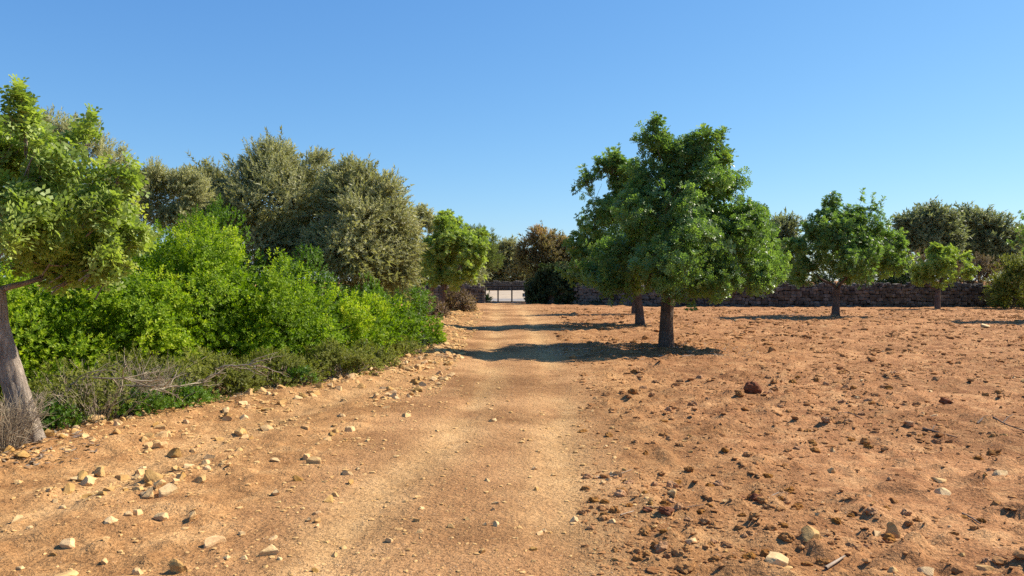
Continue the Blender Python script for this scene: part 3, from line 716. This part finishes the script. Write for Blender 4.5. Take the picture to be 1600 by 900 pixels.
for a in [
    ('tangled grey-twigged scrub beside the foot of the leaning trunk', 120, 9.0, .85, .75, 330, 'drytwig', 60),
    ('dry twiggy scrub bush beneath the yellow-green mastic shrub', 215, 9.9, .9, .8, 420, 'drytwig', 50),
    ('olive-brown scrub bush under the tallest mastic shrub', 325, 11.0, .95, .85, 620, 'drytwig', 20),
    ('dark hollow scrub bush under the middle of the mastic row', 430, 11.9, .85, .75, 560, 'drytwig', 20),
    ('dense olive scrub bush overhanging the stony verge', 525, 12.9, .85, .75, 760, 'drytwig', 14),
    ('rounded olive scrub bush nearest the stones at the row end', 580, 14.3, .7, .6, 560, 'twig', 10),
    ('thin scrub bush fringing the track end of the row', 625, 16.6, .6, .6, 360, 'drytwig', 14)]:
    shrub('scrub_bush', a[0], a[1], a[2], a[3] * (.88 if a[1] < 300 else .74), a[4], 'lent', 'scrub', int(a[5] * 1.9), 200 + int(a[1]), G_S, gap=.45, scale=.74, up=.25, stem=a[6], nst=a[7] + 14, cat='bush', nl=13, gscale=3.4, zlow=.12, k=3)
shrub('dark_shrublet', 'small dark low shrublet at the tip of the tree shadow', 655, 18.3, .26, .5, 'lent', 'darkleaf', 320, 301, None, nl=8, gap=.2, scale=.8)
for q, (lab, px, d, r, n) in enumerate([('low fresh green plant patch against the leaning trunk foot', 88, 8.4, .32, 230), ('low fresh green plant patch under the dry twiggy scrub', 215, 9.15, .42, 330),
                                 ('low fresh green plant patch below the olive-brown scrub', 285, 9.75, .5, 420), ('low green plant patch on the stones below the dense olive scrub', 470, 11.6, .25, 120)]):
    shrub('ground_plant', lab, px, d, .24, r, 'lent', 'lentdark', n, 310 + q, 'low green plants at the shrub edge', nl=8, gap=.25, scale=.62, cat='plant', nst=4)
# dark thicket by the gate, brush behind the wall
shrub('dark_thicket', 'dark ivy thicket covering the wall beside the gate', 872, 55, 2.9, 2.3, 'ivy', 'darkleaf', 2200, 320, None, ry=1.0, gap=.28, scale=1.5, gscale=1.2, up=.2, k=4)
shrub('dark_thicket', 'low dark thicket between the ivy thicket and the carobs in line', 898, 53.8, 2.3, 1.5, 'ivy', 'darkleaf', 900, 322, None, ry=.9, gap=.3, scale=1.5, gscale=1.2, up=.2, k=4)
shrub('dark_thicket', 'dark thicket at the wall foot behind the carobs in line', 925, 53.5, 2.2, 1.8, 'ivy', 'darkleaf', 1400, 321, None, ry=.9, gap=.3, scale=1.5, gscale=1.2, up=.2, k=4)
G_B = 'bushes by the field wall'
for q, (lab, px, d, top, rx, mat, n) in enumerate([
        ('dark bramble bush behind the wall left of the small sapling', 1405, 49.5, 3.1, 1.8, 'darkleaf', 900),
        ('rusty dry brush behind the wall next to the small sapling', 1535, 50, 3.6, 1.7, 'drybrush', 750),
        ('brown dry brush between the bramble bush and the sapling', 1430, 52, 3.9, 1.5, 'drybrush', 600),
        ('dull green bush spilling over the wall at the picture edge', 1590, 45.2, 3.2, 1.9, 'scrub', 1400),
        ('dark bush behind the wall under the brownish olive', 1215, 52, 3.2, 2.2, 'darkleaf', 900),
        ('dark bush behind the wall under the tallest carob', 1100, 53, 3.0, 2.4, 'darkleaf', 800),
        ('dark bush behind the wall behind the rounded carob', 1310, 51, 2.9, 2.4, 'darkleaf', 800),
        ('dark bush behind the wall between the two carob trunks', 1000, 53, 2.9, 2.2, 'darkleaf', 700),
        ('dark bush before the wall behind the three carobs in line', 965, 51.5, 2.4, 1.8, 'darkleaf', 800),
        ('rusty brush behind the wall just past the sapling', 1490, 52, 3.4, 1.3, 'drybrush', 600),
        ('weed clump on the lane side of the gate', 760, 58.5, .4, .25, 'scrub', 120),
        ('dry brush under the bright carob by the track', 715, 41, 1.1, .9, 'drybrush', 420),
        ('dry brush around the leaning carob foot', 665, 33, .9, .8, 'drybrush', 420)]):
    shrub('wall_bush' if q < 10 else 'brush_clump', lab, px, d, top, rx, 'olivefar', mat, n, 330 + q, G_B, ry=1.1 if q < 10 else None, gap=.36, scale=.95, gscale=1.3, k=3, cat='bush', up=.5)
def dry_tuft(lab, px, d, r, h, n, seed, mat='drytwig'):
    rng = np.random.default_rng(seed); fx = X(px, d); w = Wood()
    for q in range(n):
        a = rng.random() * 6.28; s = rng.random() ** .6 * r
        p0 = np.array([cos(a) * s * .5, sin(a) * s * .5, -.02])
        p1 = np.array([cos(a) * s * 1.4, sin(a) * s * 1.4, h * rng.uniform(.35, 1.0)])
        P = bend(p0, p1, rng, 5, .25, .12); w.tube(P, np.linspace(.004, .0015, 5), 3)
        for _ in range(2):
            w.tube(bend(P[rng.integers(2, 4)], P[3] + (rng.random(3) - .4) * .25, rng, 4, .2, 0), np.linspace(.0025, .001, 4), 3)
    link('dry_tuft', w.mesh('dry_tuft', M[mat]), None, (fx, d, hz(fx, d)), lab, 'dry grass', 'dry tufts')
dry_tuft('dry straw-coloured brush tuft at the foot of the leaning trunk', 4, 7.25, .30, .52, 240, 401)
dry_tuft('bare grey twig tuft sticking up from the scrub by the verge', 150, 8.75, .55, .5, 90, 402)
dry_tuft('bare pale twig tuft beneath the yellow-green mastic shrub', 240, 9.5, .42, .75, 70, 403)

def dead_branch(lab, px, d, z, L, az, seed):
    rng = np.random.default_rng(seed); fx = X(px, d); w = Wood(); dirv = np.array([cos(az), sin(az), .05])
    P = bend((0, 0, 0), dirv * L, rng, 9, .12, .10); w.tube(P, np.linspace(.015, .005, 9), 6, rng=rng, lump=.1)
    for q in range(11):
        i = rng.integers(1, 8); l = L * rng.uniform(.25, .55)
        e = P[i] + (dirv * .6 + (rng.random(3) - .5) * np.array([1.1, .9, 1.0])) * l
        Q = bend(P[i], e, rng, 6, .18, .04); w.tube(Q, np.linspace(.008, .003, 6), 4)
        for _ in range(4):
            j = rng.integers(2, 6); w.tube(bend(Q[j], Q[j] + (dirv * .5 + (rng.random(3) - .5) * 1.3) * l * .4, rng, 4, .2, 0), np.linspace(.004, .0015, 4), 3)
    link('dead_branch', w.mesh('dead_branch', M['drytwig']), None, (fx, d, hz(fx, d) + z), lab, 'branch', 'bleached dead branches in the scrub')
dead_branch('bleached dead branch sprawling through the scrub beside the leaning trunk', 95, 8.7, .42, 1.0, -.1, 411)
dead_branch('bleached dead branch arching low over the fresh green plants', 185, 9.1, .34, .8, -.25, 412)
dead_branch('pale dead branch standing up at the end of the twiggy scrub', 232, 9.2, .25, .8, .9, 413)
dead_branch('brown dead branch poking out of the scrub below the tallest mastic', 340, 10.4, .4, .8, -.3, 414)

# ------------------------------------------------------------------ rocks
def ico(level):
    import bmesh
    bm = bmesh.new(); bmesh.ops.create_icosphere(bm, subdivisions=level, radius=1.0)
    V = np.array([v.co[:] for v in bm.verts]); Fc = np.array([[v.index for v in f.verts] for f in bm.faces]); bm.free()
    return V, Fc
ICO1, ICO2, ICO3 = ico(1), ico(2), ico(3)
def rock_shape(base, rng, cuts=14, rough=.07, flat=.8):
    V = base[0].copy()
    for _ in range(cuts):
        n = rng.normal(size=3); n /= np.linalg.norm(n); c = rng.uniform(.38, .72)
        e = V @ n - c; V -= np.clip(e, 0, None)[:, None] * n
    V *= 1 + rough * (vn3(base[0] * 2.3 + rng.random() * 20)[:, None] * 2 - 1)
    V *= np.array([1, rng.uniform(.65, .95), flat * rng.uniform(.75, 1.2)])
    V /= np.abs(V[:, :2]).max()
    return V
rr = np.random.default_rng(77)
def lump_shape(base, rng):
    V = base[0].copy(); n = vn3(base[0] * 1.7 + rng.random() * 30) * .8 + vn3(base[0] * 3.9 + rng.random() * 30) * .45
    V *= (.35 + n * .95)[:, None]; V *= np.array([1, rng.uniform(.6, 1), rng.uniform(.45, .75)]); V /= np.abs(V[:, :2]).max()
    return V
ROCKS = [mesh_np('stone', rock_shape(ICO3, rr), ICO3[1], M['lime']) for _ in range(14)]
ROCKSP = [mesh_np('stone', rock_shape(ICO3, rr), ICO3[1], M['limepale']) for _ in range(6)]
CLODS = [mesh_np('clod', lump_shape(ICO3, rr), ICO3[1], M['clod']) for _ in range(12)]
CLODSR = [mesh_np('clod', lump_shape(ICO3, rr), ICO3[1], M['clodred']) for _ in range(4)]
BOULD = [mesh_np('stone', rock_shape(ICO3, rr, 11, .05, .75), ICO3[1], M['limepale']) for _ in range(3)]
def put(name, me, x, y, r, label, cat, group=None, sink=.3, rz=None, flat=1.0, tilt=.25, sz=None):
    o = link(name, me, None, None, label, cat, group)
    s = sz or (r, r, r * flat)
    zmax = .6 * s[2]
    o.location = (x, y, hz(x, y) + zmax * (1 - 2 * sink) * .75)
    o.rotation_euler = (rr.uniform(-tilt, tilt), rr.uniform(-tilt, tilt), rr.uniform(0, 6.28) if rz is None else rz)
    o.scale = s
    return o
# stones that can be told apart (column, row of the foot, width in photo pixels)
for lab, px, py, w, me, fl in [
    ('dark brown rounded stone below the leaning grey trunk', 33, 722, 27, ROCKS[0], 1.0),
    ('flat pale slab lying on the verge near the leaning trunk', 118, 748, 32, ROCKSP[0], .45),
    ('wedge-shaped tan stone at the edge of the green plants by the trunk', 150, 669, 30, ROCKS[2], 1.0),
    ('low brown stone between the trunk foot and the wedge-shaped stone', 110, 672, 27, ROCKS[3], .6),
    ('squarish tan cobble at the end of the short row of three', 252, 809, 30, ROCKSP[1], .9),
    ('upright brown cobble in the middle of the short row of three', 214, 803, 20, ROCKS[5], 1.3),
    ('pale cobble at the head of the short row of three', 197, 806, 20, ROCKSP[2], 1.1),
    ('upright tan stone standing at the bottom edge of the picture', 277, 894, 28, ROCKS[7], 1.7),
    ('pale stone cut by the bottom edge beside the upright one', 213, 899, 24, ROCKSP[3], 1.1),
    ('reddish-brown stone casting a black shadow low on the verge', 103, 852, 33, ROCKS[9], .9),
    ('long pale cobble just above the short row of three', 170, 822, 28, ROCKSP[4], .7),
    ('blocky tan stone in the middle of the old wheel line', 278, 752, 22, ROCKS[11], 1.2),
    ('broken pale stone pair beside the blocky tan stone', 261, 772, 34, ROCKSP[5], .8),
    ('small pointed pale stone on the smooth ground beside the track', 430, 773, 21, ROCKSP[0], 1.0),
    ('brown and tan stone at the edge of the wheel rut', 491, 725, 29, ROCKS[1], .8),
    ('grey flat stone above the small pointed stone', 428, 720, 24, ROCKSP[2], .6),
    ('tiny brown cube of stone alone on the track', 495, 822, 9, ROCKS[4], 1.2),
    ('small angular brown stone above the lone brown cube', 465, 750, 17, ROCKS[6], 1.1),
    ('rounded pale boulder on the field in the edge carob shadow', 1540, 513, 21, BOULD[0], .85),
    ('low tan boulder lying in the rounded carob shadow', 1148, 503, 17, BOULD[1], .7),
    ('whitish rounded stone far over on the field', 1565, 749, 36, BOULD[2], .7),
    ('pale round stone beside the dark hollow of broken earth', 1080, 849, 26, BOULD[0], .9),
    ('large flat tan rock cut by the bottom edge of the field', 1216, 899, 52, ROCKSP[1], .7),
    ('broad low stone above the large flat tan rock', 1272, 860, 42, ROCKS[10], .7),
    ('pyramid-shaped brown stone standing on the field', 1398, 843, 27, ROCKS[12], 1.6),
    ('slanted grey-brown stone below the whitish rounded stone row', 1472, 777, 32, ROCKSP[3], .6),
    ('long tan stone in the upper middle of the field', 1470, 757, 30, ROCKS[8], .7),
    ('flat grey stone cut by the bottom edge right of the pyramid stone', 1450, 897, 36, ROCKSP[4], .5),
    ('pale flat chip in the middle of the track', 770, 659, 15, ROCKSP[5], .5)]:
    dd = D(py); put('stone', me, X(px, dd), dd, w / 2 / F * dd, lab, 'stone', 'stones lying on the ground', .34, flat=fl)
for lab, px, py, w, me, fl in [
    ('tallest dark red clod standing up on the open field', 1178, 618, 30, CLODSR[0], 1.5),
    ('small dark red clod leaning on the tallest red clod', 1195, 620, 12, CLODSR[1], 1.0),
    ('dark clod with a grey top far out on the field', 1480, 640, 24, CLODSR[2], 1.0),
    ('dark clod below the middle of the field beside a pale twig', 1182, 781, 24, CLODSR[3], 1.0),
    ('pair-forming dark clod next to the clod by the pale twig', 1158, 780, 16, CLODSR[0], 1.0),
    ('dark crumbly clod at the rim of the hollow', 1040, 812, 30, CLODSR[1], .9),
    ('broken dark clod on the far side of the hollow', 1012, 806, 20, CLODSR[2], .8),
    ('red-brown clod by the edge of view above the whitish stone', 1555, 714, 26, CLODS[1], .8),
    ('brown earth heap at the bottom edge beside the track', 1072, 892, 40, CLODS[2], .7)]:
    dd = D(py); put('earth_clod', me, X(px, dd), dd, w / 2 / F * dd, lab, 'clod', 'clods of earth on the field', .25, flat=fl)

# scattered stones and clods: the largest in view are things, the rest one mass
def scatter(n, region, size, seed, dens=None):
    rng = np.random.default_rng(seed); P = []; tot = 0
    while tot < n:
        x, y = region(rng, n * 2)
        if dens is not None:
            k = rng.random(len(x)) < dens(x, y); x, y = x[k], y[k]
        P.append(np.stack([x, y], 1)); tot += len(x)
    P = np.concatenate(P)[:n]
    return P, size(rng, n, P)
OCT = (np.array([(1, 0, 0), (0, 1, 0), (-1, 0, 0), (0, -1, 0), (0, 0, 1), (.1, .1, -1)], float), np.array([(0, 1, 4), (1, 2, 4), (2, 3, 4), (3, 0, 4), (1, 0, 5), (2, 1, 5), (3, 2, 5), (0, 3, 5)]))
def mass(name, P, S, mat, label, cat, shaper, sink=.4):
    rng = np.random.default_rng(5); Vs = []; Fs = []; n0 = 0
    h = height(P[:, 0], P[:, 1]); size = S / np.maximum(P[:, 1], 3) * F          # how large it shows
    order = np.argsort(-size); lev = np.zeros(len(P), int); lev[order[:600]] = 2; lev[order[600:3600]] = 1
    for L, base in ((2, ICO2), (1, ICO1), (0, OCT)):
        ids = np.where(lev == L)[0]
        for q in range(8):
            if L == 0:
                sh = base[0] * rng.uniform(.55, 1.1, (6, 1)) * np.array([1, .8, .55])
            else: sh = shaper(base)
            s = ids[q::8]; a = rng.random(len(s)) * 6.28
            ca, sa = np.cos(a)[:, None], np.sin(a)[:, None]; sc = S[s][:, None]; zf = rng.uniform(.5, 1.15, len(s))[:, None]
            v = np.stack([(sh[None, :, 0] * ca - sh[None, :, 1] * sa) * sc + P[s][:, :1], (sh[None, :, 0] * sa + sh[None, :, 1] * ca) * sc + P[s][:, 1:],
                          sh[None, :, 2] * sc * zf + h[s][:, None] + sc * .35 * (1 - 2 * sink)], -1)
            Vs.append(v.reshape(-1, 3)); Fs.append((base[1][None] + (np.arange(len(s)) * len(sh))[:, None, None] + n0).reshape(-1, 3)); n0 += len(s) * len(sh)
    link(name, mesh_np(name, np.concatenate(Vs), np.concatenate(Fs), mat), None, None, label, cat, None, 'stuff')
def big_first(P, S, n):
    px = 800 + P[:, 0] / P[:, 1] * F; vis = (px > 5) & (px < 1595) & (P[:, 1] > 4.4)
    score = np.where(vis, S / P[:, 1], 0); o = np.argsort(-score); return o[:n], o[n:]

# stones on the verge and, fewer, on the track
def reg_verge(rng, m):
    y = np.exp(rng.uniform(math.log(3.6), math.log(46), m)); lo = shrub_x(y) - .25; hi = track_c(y) - track_w(y) + .35
    x = lo + (hi - lo) * rng.random(m) ** 1.0; return x, y
def sz_v(rng, n, P):
    return np.clip(.012 * (rng.random(n) + 1e-4) ** -.45, .009, .070) * (1 + .02 * P[:, 1])
P, S = scatter(11000, reg_verge, sz_v, 61, lambda x, y: .10 + .90 * (fbm2(x / .7, y / .9, 21) > .52) + .5 * (x - shrub_x(y) < .9))
def reg_track(rng, m):
    y = np.exp(rng.uniform(math.log(3.4), math.log(40), m)); return track_c(y) + rng.uniform(-1.5, 1.5, m), y
P2, S2 = scatter(6500, reg_track, lambda r, n, P: np.clip(.006 * (r.random(n) + 1e-3) ** -.45, .006, .032) * (1 + .01 * P[:, 1]), 62)
def reg_field(rng, m):
    y = np.exp(rng.uniform(math.log(3.4), math.log(46), m)); y = np.where(rng.random(m) < .35, rng.uniform(8, 44, m), y); lo = track_c(y) + track_w(y) - .35; hi = .78 * y + 1.5
    return lo + (hi - lo) * rng.random(m), y
P3, S3 = scatter(1300, reg_field, lambda r, n, P: np.clip(.009 * (r.random(n) + 1e-4) ** -.42, .009, .05) * (1 + .015 * P[:, 1]), 63)
o1, r1 = big_first(P, S, 210); o2, r2 = big_first(P2, S2, 40); o3, r3 = big_first(P3, S3, 60)
for o, PP, SS, lab, grp in ((o1, P, S, 'loose tan limestone cobble among many on the stony verge below the shrubs', 'loose cobbles on the verge'),
                            (o2, P2, S2, 'small stone chip lying loose on the packed dirt track', 'stone chips on the track'),
                            (o3, P3, S3, 'loose pale stone lying among the clods of the bare field', 'loose stones on the field')):
    for q, i in enumerate(o):
        me = ROCKSP[q % 6] if q % 4 == 0 else ROCKS[q % 14]
        put('stone', me, PP[i, 0], PP[i, 1], SS[i], lab, 'stone', grp, .34 + .22 * rr.random())
PS = np.concatenate([P[r1], P2[r2], P3[r3]]); SS = np.concatenate([S[r1], S2[r2], S3[r3]])
mass('gravel', PS, SS, M['grit'], 'small loose gravel strewn over the verge, track and field', 'gravel', lambda b: rock_shape(b, rr, 4, .12, .6))
# clods on the field
P4, S4 = scatter(30000, reg_field, lambda r, n, P: np.clip(.0095 * (r.random(n) + 1e-4) ** -.37, .008, .046) * (1 + .025 * P[:, 1] + .075 * np.clip(P[:, 1] - 7, 0, 16)), 64,
                 lambda x, y: .25 + .75 * (fbm2(x / 1.3, y / 1.3, 31) > .47))
o4, r4 = big_first(P4, S4, 200)
for q, i in enumerate(o4):
    put('earth_clod', CLODS[q % 12], P4[i, 0], P4[i, 1], S4[i], 'reddish-brown crumb of dry earth, one of many on the bare field', 'clod', 'loose clods on the field', .42)
mass('soil_crumbs', P4[r4], S4[r4], M['crumb'], 'small crumbs of red earth covering the bare field', 'soil crumbs', lambda b: lump_shape(b, rr))

# ------------------------------------------------------------------ sticks and litter
def stick(lab, pts, r, mat, fork=None):
    w = Wood(); P = []
    for px, py in pts:
        dd = D(py); x = X(px, dd); P.append((x, dd, hz(x, dd) + r * .9 + .004))
    n = 12; t = np.linspace(0, len(P) - 1, n); P = np.array(P)
    Q = np.stack([np.interp(t, np.arange(len(P)), P[:, q]) for q in range(3)], 1)
    for _ in range(2): Q[1:-1] = (Q[:-2] + 2 * Q[1:-1] + Q[2:]) / 4
    c = Q.mean(0); w.tube(Q - c, np.linspace(r, r * .5, n), 7, rng=np.random.default_rng(3), lump=.12)
    if fork:
        a = Q[int(fork[0] * n)] - c; w.tube([a, a + np.array(fork[1]) * .5 + [0, 0, .02], a + np.array(fork[1])], [r * .6, r * .45, r * .25], 5)
    link('stick', w.mesh('stick', M[mat]), None, tuple(c), lab, 'stick', 'sticks on the ground')
stick('thin pale curved twig lying at the edge of the track', [(932, 748), (958, 746), (988, 738)], .006, 'stick')
stick('dark bent branch arching on the field at the picture edge', [(1528, 668), (1545, 663), (1570, 671), (1605, 677)], .012, 'stickdark', (.6, (.25, .2, .06)))
stick('dark straight branch below the bent branch on the field', [(1443, 678), (1470, 683), (1497, 690)], .011, 'stickdark', (.3, (.12, .15, .03)))
stick('thick pale stick cut by the bottom edge of the field', [(1292, 899), (1322, 884)], .011, 'stick')
stick('short pale twig beside the hollow of broken earth', [(970, 810), (991, 804)], .006, 'stick')
stick('short white twig beside the dark clod', [(1196, 784), (1218, 780)], .006, 'stick')
stick('dark thin twig lying far over near the bottom of the field', [(1506, 812), (1520, 818), (1534, 830)], .008, 'stickdark')
stick('long thin dark twig above the pyramid stone', [(1310, 655), (1330, 656), (1352, 661)], .010, 'stickdark')
stick('fine twig lying below the thin pale curved twig', [(1010, 803), (1060, 805), (1100, 797)], .005, 'stickdark')
stick('fallen twig in the shadow of the tallest carob', [(1030, 556), (1060, 557), (1085, 555)], .015, 'stick')
def litter():
    rng = np.random.default_rng(9); n = 7000
    y = np.exp(rng.uniform(math.log(6), math.log(22), n)); x = shrub_x(y) - .55 + np.abs(rng.normal(0, .4, n)) - .2
    m = 2600; a = rng.random(m) * 6.28; q = rng.random(m) ** .6 * 2.6
    x = np.concatenate([x, X(1040, 19.2) + np.cos(a) * q - .6]); y = np.concatenate([y, 18.6 + np.sin(a) * q])
    for px, dd, rad, mm in ((1306, 35, 2.6, 1300), (1465, 44.5, 1.5, 400), (1000, 28.5, 2.4, 1000), (45, 7.55, .8, 700)):
        a = rng.random(mm) * 6.28; q = rng.random(mm) ** .6 * rad
        x = np.concatenate([x, X(px, dd) + np.cos(a) * q]); y = np.concatenate([y, dd - .3 + np.sin(a) * q])
    a = rng.random(len(x)) * 6.28; L = rng.uniform(.015, .045, len(x)); W = L * rng.uniform(.12, .5, len(x)); z = height(x, y) + rng.uniform(.004, .022, len(x))
    d = np.stack([np.cos(a), np.sin(a), rng.uniform(-.3, .3, len(x))], 1); s = np.stack([-np.sin(a), np.cos(a), rng.uniform(-.5, .5, len(x))], 1)
    b = np.stack([x, y, z], 1)
    V = np.stack([b - d * L[:, None], b + s * W[:, None], b + d * L[:, None], b - s * W[:, None]], 1).reshape(-1, 3)
    link('leaf_litter', mesh_np('leaf_litter', V, np.arange(len(V)).reshape(-1, 4), M['litter'], False, {'tint': np.repeat(rng.random(len(x)), 4)}),
         None, None, 'dry fallen leaves and twig bits under the shrubs and carobs', 'leaf litter', None, 'stuff')
litter()

# ------------------------------------------------------------------ dry stone walls
def box_stone(rng):
    import bmesh
    bm = bmesh.new(); bmesh.ops.create_cube(bm, size=1.0)
    bmesh.ops.subdivide_edges(bm, edges=bm.edges[:], cuts=1, use_grid_fill=True)
    V = np.array([v.co[:] for v in bm.verts]); Fc = np.array([[v.index for v in f.verts] for f in bm.faces]); bm.free()
    r = np.linalg.norm(V, axis=1)[:, None]; sph = V / (r + 1e-9) * .56
    V = V * .62 + sph * .38 + (rng.random(V.shape) - .5) * .13
    return V, Fc
wr = np.random.default_rng(31)
WST = [box_stone(wr) for _ in range(10)]
WMESH = [mesh_np('stone', v, fc, M['wallstone']) for v, fc in WST]
def wall(name, label, A, B, h, n_parts, seed, part_from=0.0, part_to=1.0, th=.55):
    rng = np.random.default_rng(seed); A = np.array(A, float); B = np.array(B, float)
    L = np.linalg.norm(B - A); u = (B - A) / L; nrm = np.array([u[1], -u[0]])      # towards the camera
    if nrm[1] > 0: nrm = -nrm
    ang = math.atan2(u[1], u[0])
    root = link(name, None, None, (A[0], A[1], 0), label, 'wall'); parts = []; rest = []
    z = -.03; row = 0
    while z < h - .18:
        rh = rng.uniform(.15, .23); s = -rng.random() * .2
        while s < L:
            w = rng.uniform(.15, .48)
            parts.append((s + w / 2, z + rh / 2 + rng.uniform(-.03, .03), w * 1.0, rh * 1.02, th * .42 + rng.uniform(-.05, .05), .5 * th * .55 + rng.uniform(-.02, .05))); s += w
        z += rh
    s = 0
    while s < L:                                                                    # upright coping stones
        w = rng.uniform(.13, .26); hh = rng.uniform(.14, .34) * (1 if rng.random() > .07 else .4)
        parts.append((s + w / 2, z + hh / 2 - .02, w * 1.05, hh, th * .8, 0.0)); s += w
    inside = [p for p in parts if part_from * L <= p[0] <= part_to * L]; rng.shuffle(inside)
    inside = [tuple(p) for p in inside]; chosen = set(inside[:n_parts])
    Vs, Fs, n0 = [], [], 0
    for i, p in enumerate(parts):
        p = tuple(p); s, zc, w, hh, dep, off = p; c = A + u * s + nrm * off
        g = hz(c[0], c[1]) ; k = i % 10; rot = rng.uniform(-.08, .08)
        if p in chosen:
            o = link('stone', WMESH[k], root); o.location = (c[0] - A[0], c[1] - A[1], zc + g); o.rotation_euler = (rot, rng.uniform(-.12, .12), ang + rng.uniform(-.1, .1)); o.scale = (w, dep, hh)
        else:
            v = WST[k][0] * np.array([w, dep, hh]); ca, sa = cos(ang + rot), sin(ang + rot)
            v = np.stack([v[:, 0] * ca - v[:, 1] * sa + c[0] - A[0], v[:, 0] * sa + v[:, 1] * ca + c[1] - A[1], v[:, 2] + zc + g], 1)
            Vs.append(v); Fs.append(WST[k][1] + n0); n0 += len(v)
    if Vs:
        o = link('stonework', mesh_np('stonework', np.concatenate(Vs), np.concatenate(Fs), M['wallstone']), root, kind='stuff')
    # rubble core behind the faces
    m = int(L / .5) + 2; ss = np.linspace(0, L, m); V = []
    for s in ss:
        c = A + u * s - A
        for off, zz in ((.12, -.2), (.10, z), (-.24, z), (-.26, -.2)): 
            q = c + nrm * off; V.append((q[0], q[1], zz + hz(A[0] + c[0], A[1] + c[1])))
    i = np.arange(m - 1)[:, None] * 4; Fc = np.concatenate([np.concatenate([i + a, i + a + 4, i + (a + 1) % 4 + 4, i + (a + 1) % 4], 1) for a in range(4)])
    link('rubble_core', mesh_np('rubble_core', np.array(V), Fc, M['wallcore']), root)
    return root
GY = 56.0
wall('dry_stone_wall', 'long dry stone wall behind the carobs along the back of the field', (9.5, 48.2), (36, 47.0), 1.18, 295, 71, .03, .75)
wall('dry_stone_wall', 'shaded dry stone wall running from the gate to the carobs in line', (1.35, GY + .3), (9.4, 48.4), 1.2, 60, 72)
wall('dry_stone_wall', 'short dry stone wall between the bright carob and the gate', (-9.5, GY), (-2.45, GY), 1.30, 90, 73, .4, 1.0)
wall('dry_stone_wall', 'far pale stone wall across the lane seen through the gate', (-9, 84.6), (14, 84.6), .85, 60, 74, .3, .65)

# gate pillars
def pillar(lab, x, y, h, seed):
    rng = np.random.default_rng(seed); root = link('gate_pillar', None, None, (x, y, hz(x, y) - .03), lab, 'pillar', 'gate pillars'); z = 0
    while z < h:
        rh = rng.uniform(.17, .27)
        for k, off in enumerate((-.13, .13) if rng.random() < .5 else (0,)):
            o = link('stone', WMESH[rng.integers(0, 10)], root); o.location = (off, 0, z + rh / 2); o.scale = (.27 if off else .53, .5, rh * 1.08); o.rotation_euler = (0, rng.uniform(-.06, .06), rng.uniform(-.1, .1))
        z += rh
pillar('pale stone pillar where the short wall meets the gate', -2.2, GY, 1.25, 81)
pillar('shaded stone pillar between the gate and the dark ivy thicket', 1.28, GY, 1.35, 82)

# gate
def bars(name, segs, r, parent, mat='iron', square=True):
    w = Wood()
    for a, b in segs: w.tube([a, b], [r, r], 4 if square else 6)
    V = np.concatenate(w.V); Fc = np.concatenate(w.F)
    return link(name, mesh_np(name, V, Fc, M[mat]), parent)
gz = hz(-.5, GY)
gate = link('iron_gate', None, None, (-1.93, GY, gz), 'black iron farm gate of open tubular bars closing the track', 'gate')
W, H = 2.92, 1.24
bars('top_rail', [((0, 0, H), (W, 0, H))], .05, gate)
bars('bottom_rail', [((0, 0, .09), (W, 0, .09))], .042, gate)
bars('mid_rail', [((0.03, 0, .94), (.90, 0, .94))], .03, gate)
for x in (0.0, .92, 1.92, W): bars('upright', [((x, 0, .06), (x, 0, H + .03))], .055, gate)
lk = link('lock_box', mesh_np('lock_box', np.array([(a, b, c) for a in (-.09, .09) for b in (-.05, .03) for c in (-.12, .12)], float) + np.array([W - .14, 0, .58]),
          np.array([(0, 1, 3, 2), (4, 6, 7, 5), (0, 4, 5, 1), (2, 3, 7, 6), (0, 2, 6, 4), (1, 5, 7, 3)]), M['iron']), gate)
link('plate', mesh_np('plate', np.array([(-.045, -.056, -.085), (.06, -.056, -.085), (.06, -.056, .085), (-.045, -.056, .085), (-.045, -.051, -.085), (.06, -.051, -.085), (.06, -.051, .085), (-.045, -.051, .085)]) + np.array([W - .13, 0, .58]),
     np.array([(0, 1, 2, 3), (4, 7, 6, 5), (0, 4, 5, 1), (3, 2, 6, 7), (0, 3, 7, 4), (1, 5, 6, 2)]), M['plate']), lk)
bars('gate_post', [((W + .07, 0, -.1), (W + .07, 0, 1.42))], .05, gate)
bars('gate_post', [((-.08, 0, -.1), (-.08, 0, 1.25))], .04, gate)
for zz in (.3, 1.05): bars('hinge', [((-.08, -.03, zz), (.03, -.03, zz))], .02, gate)
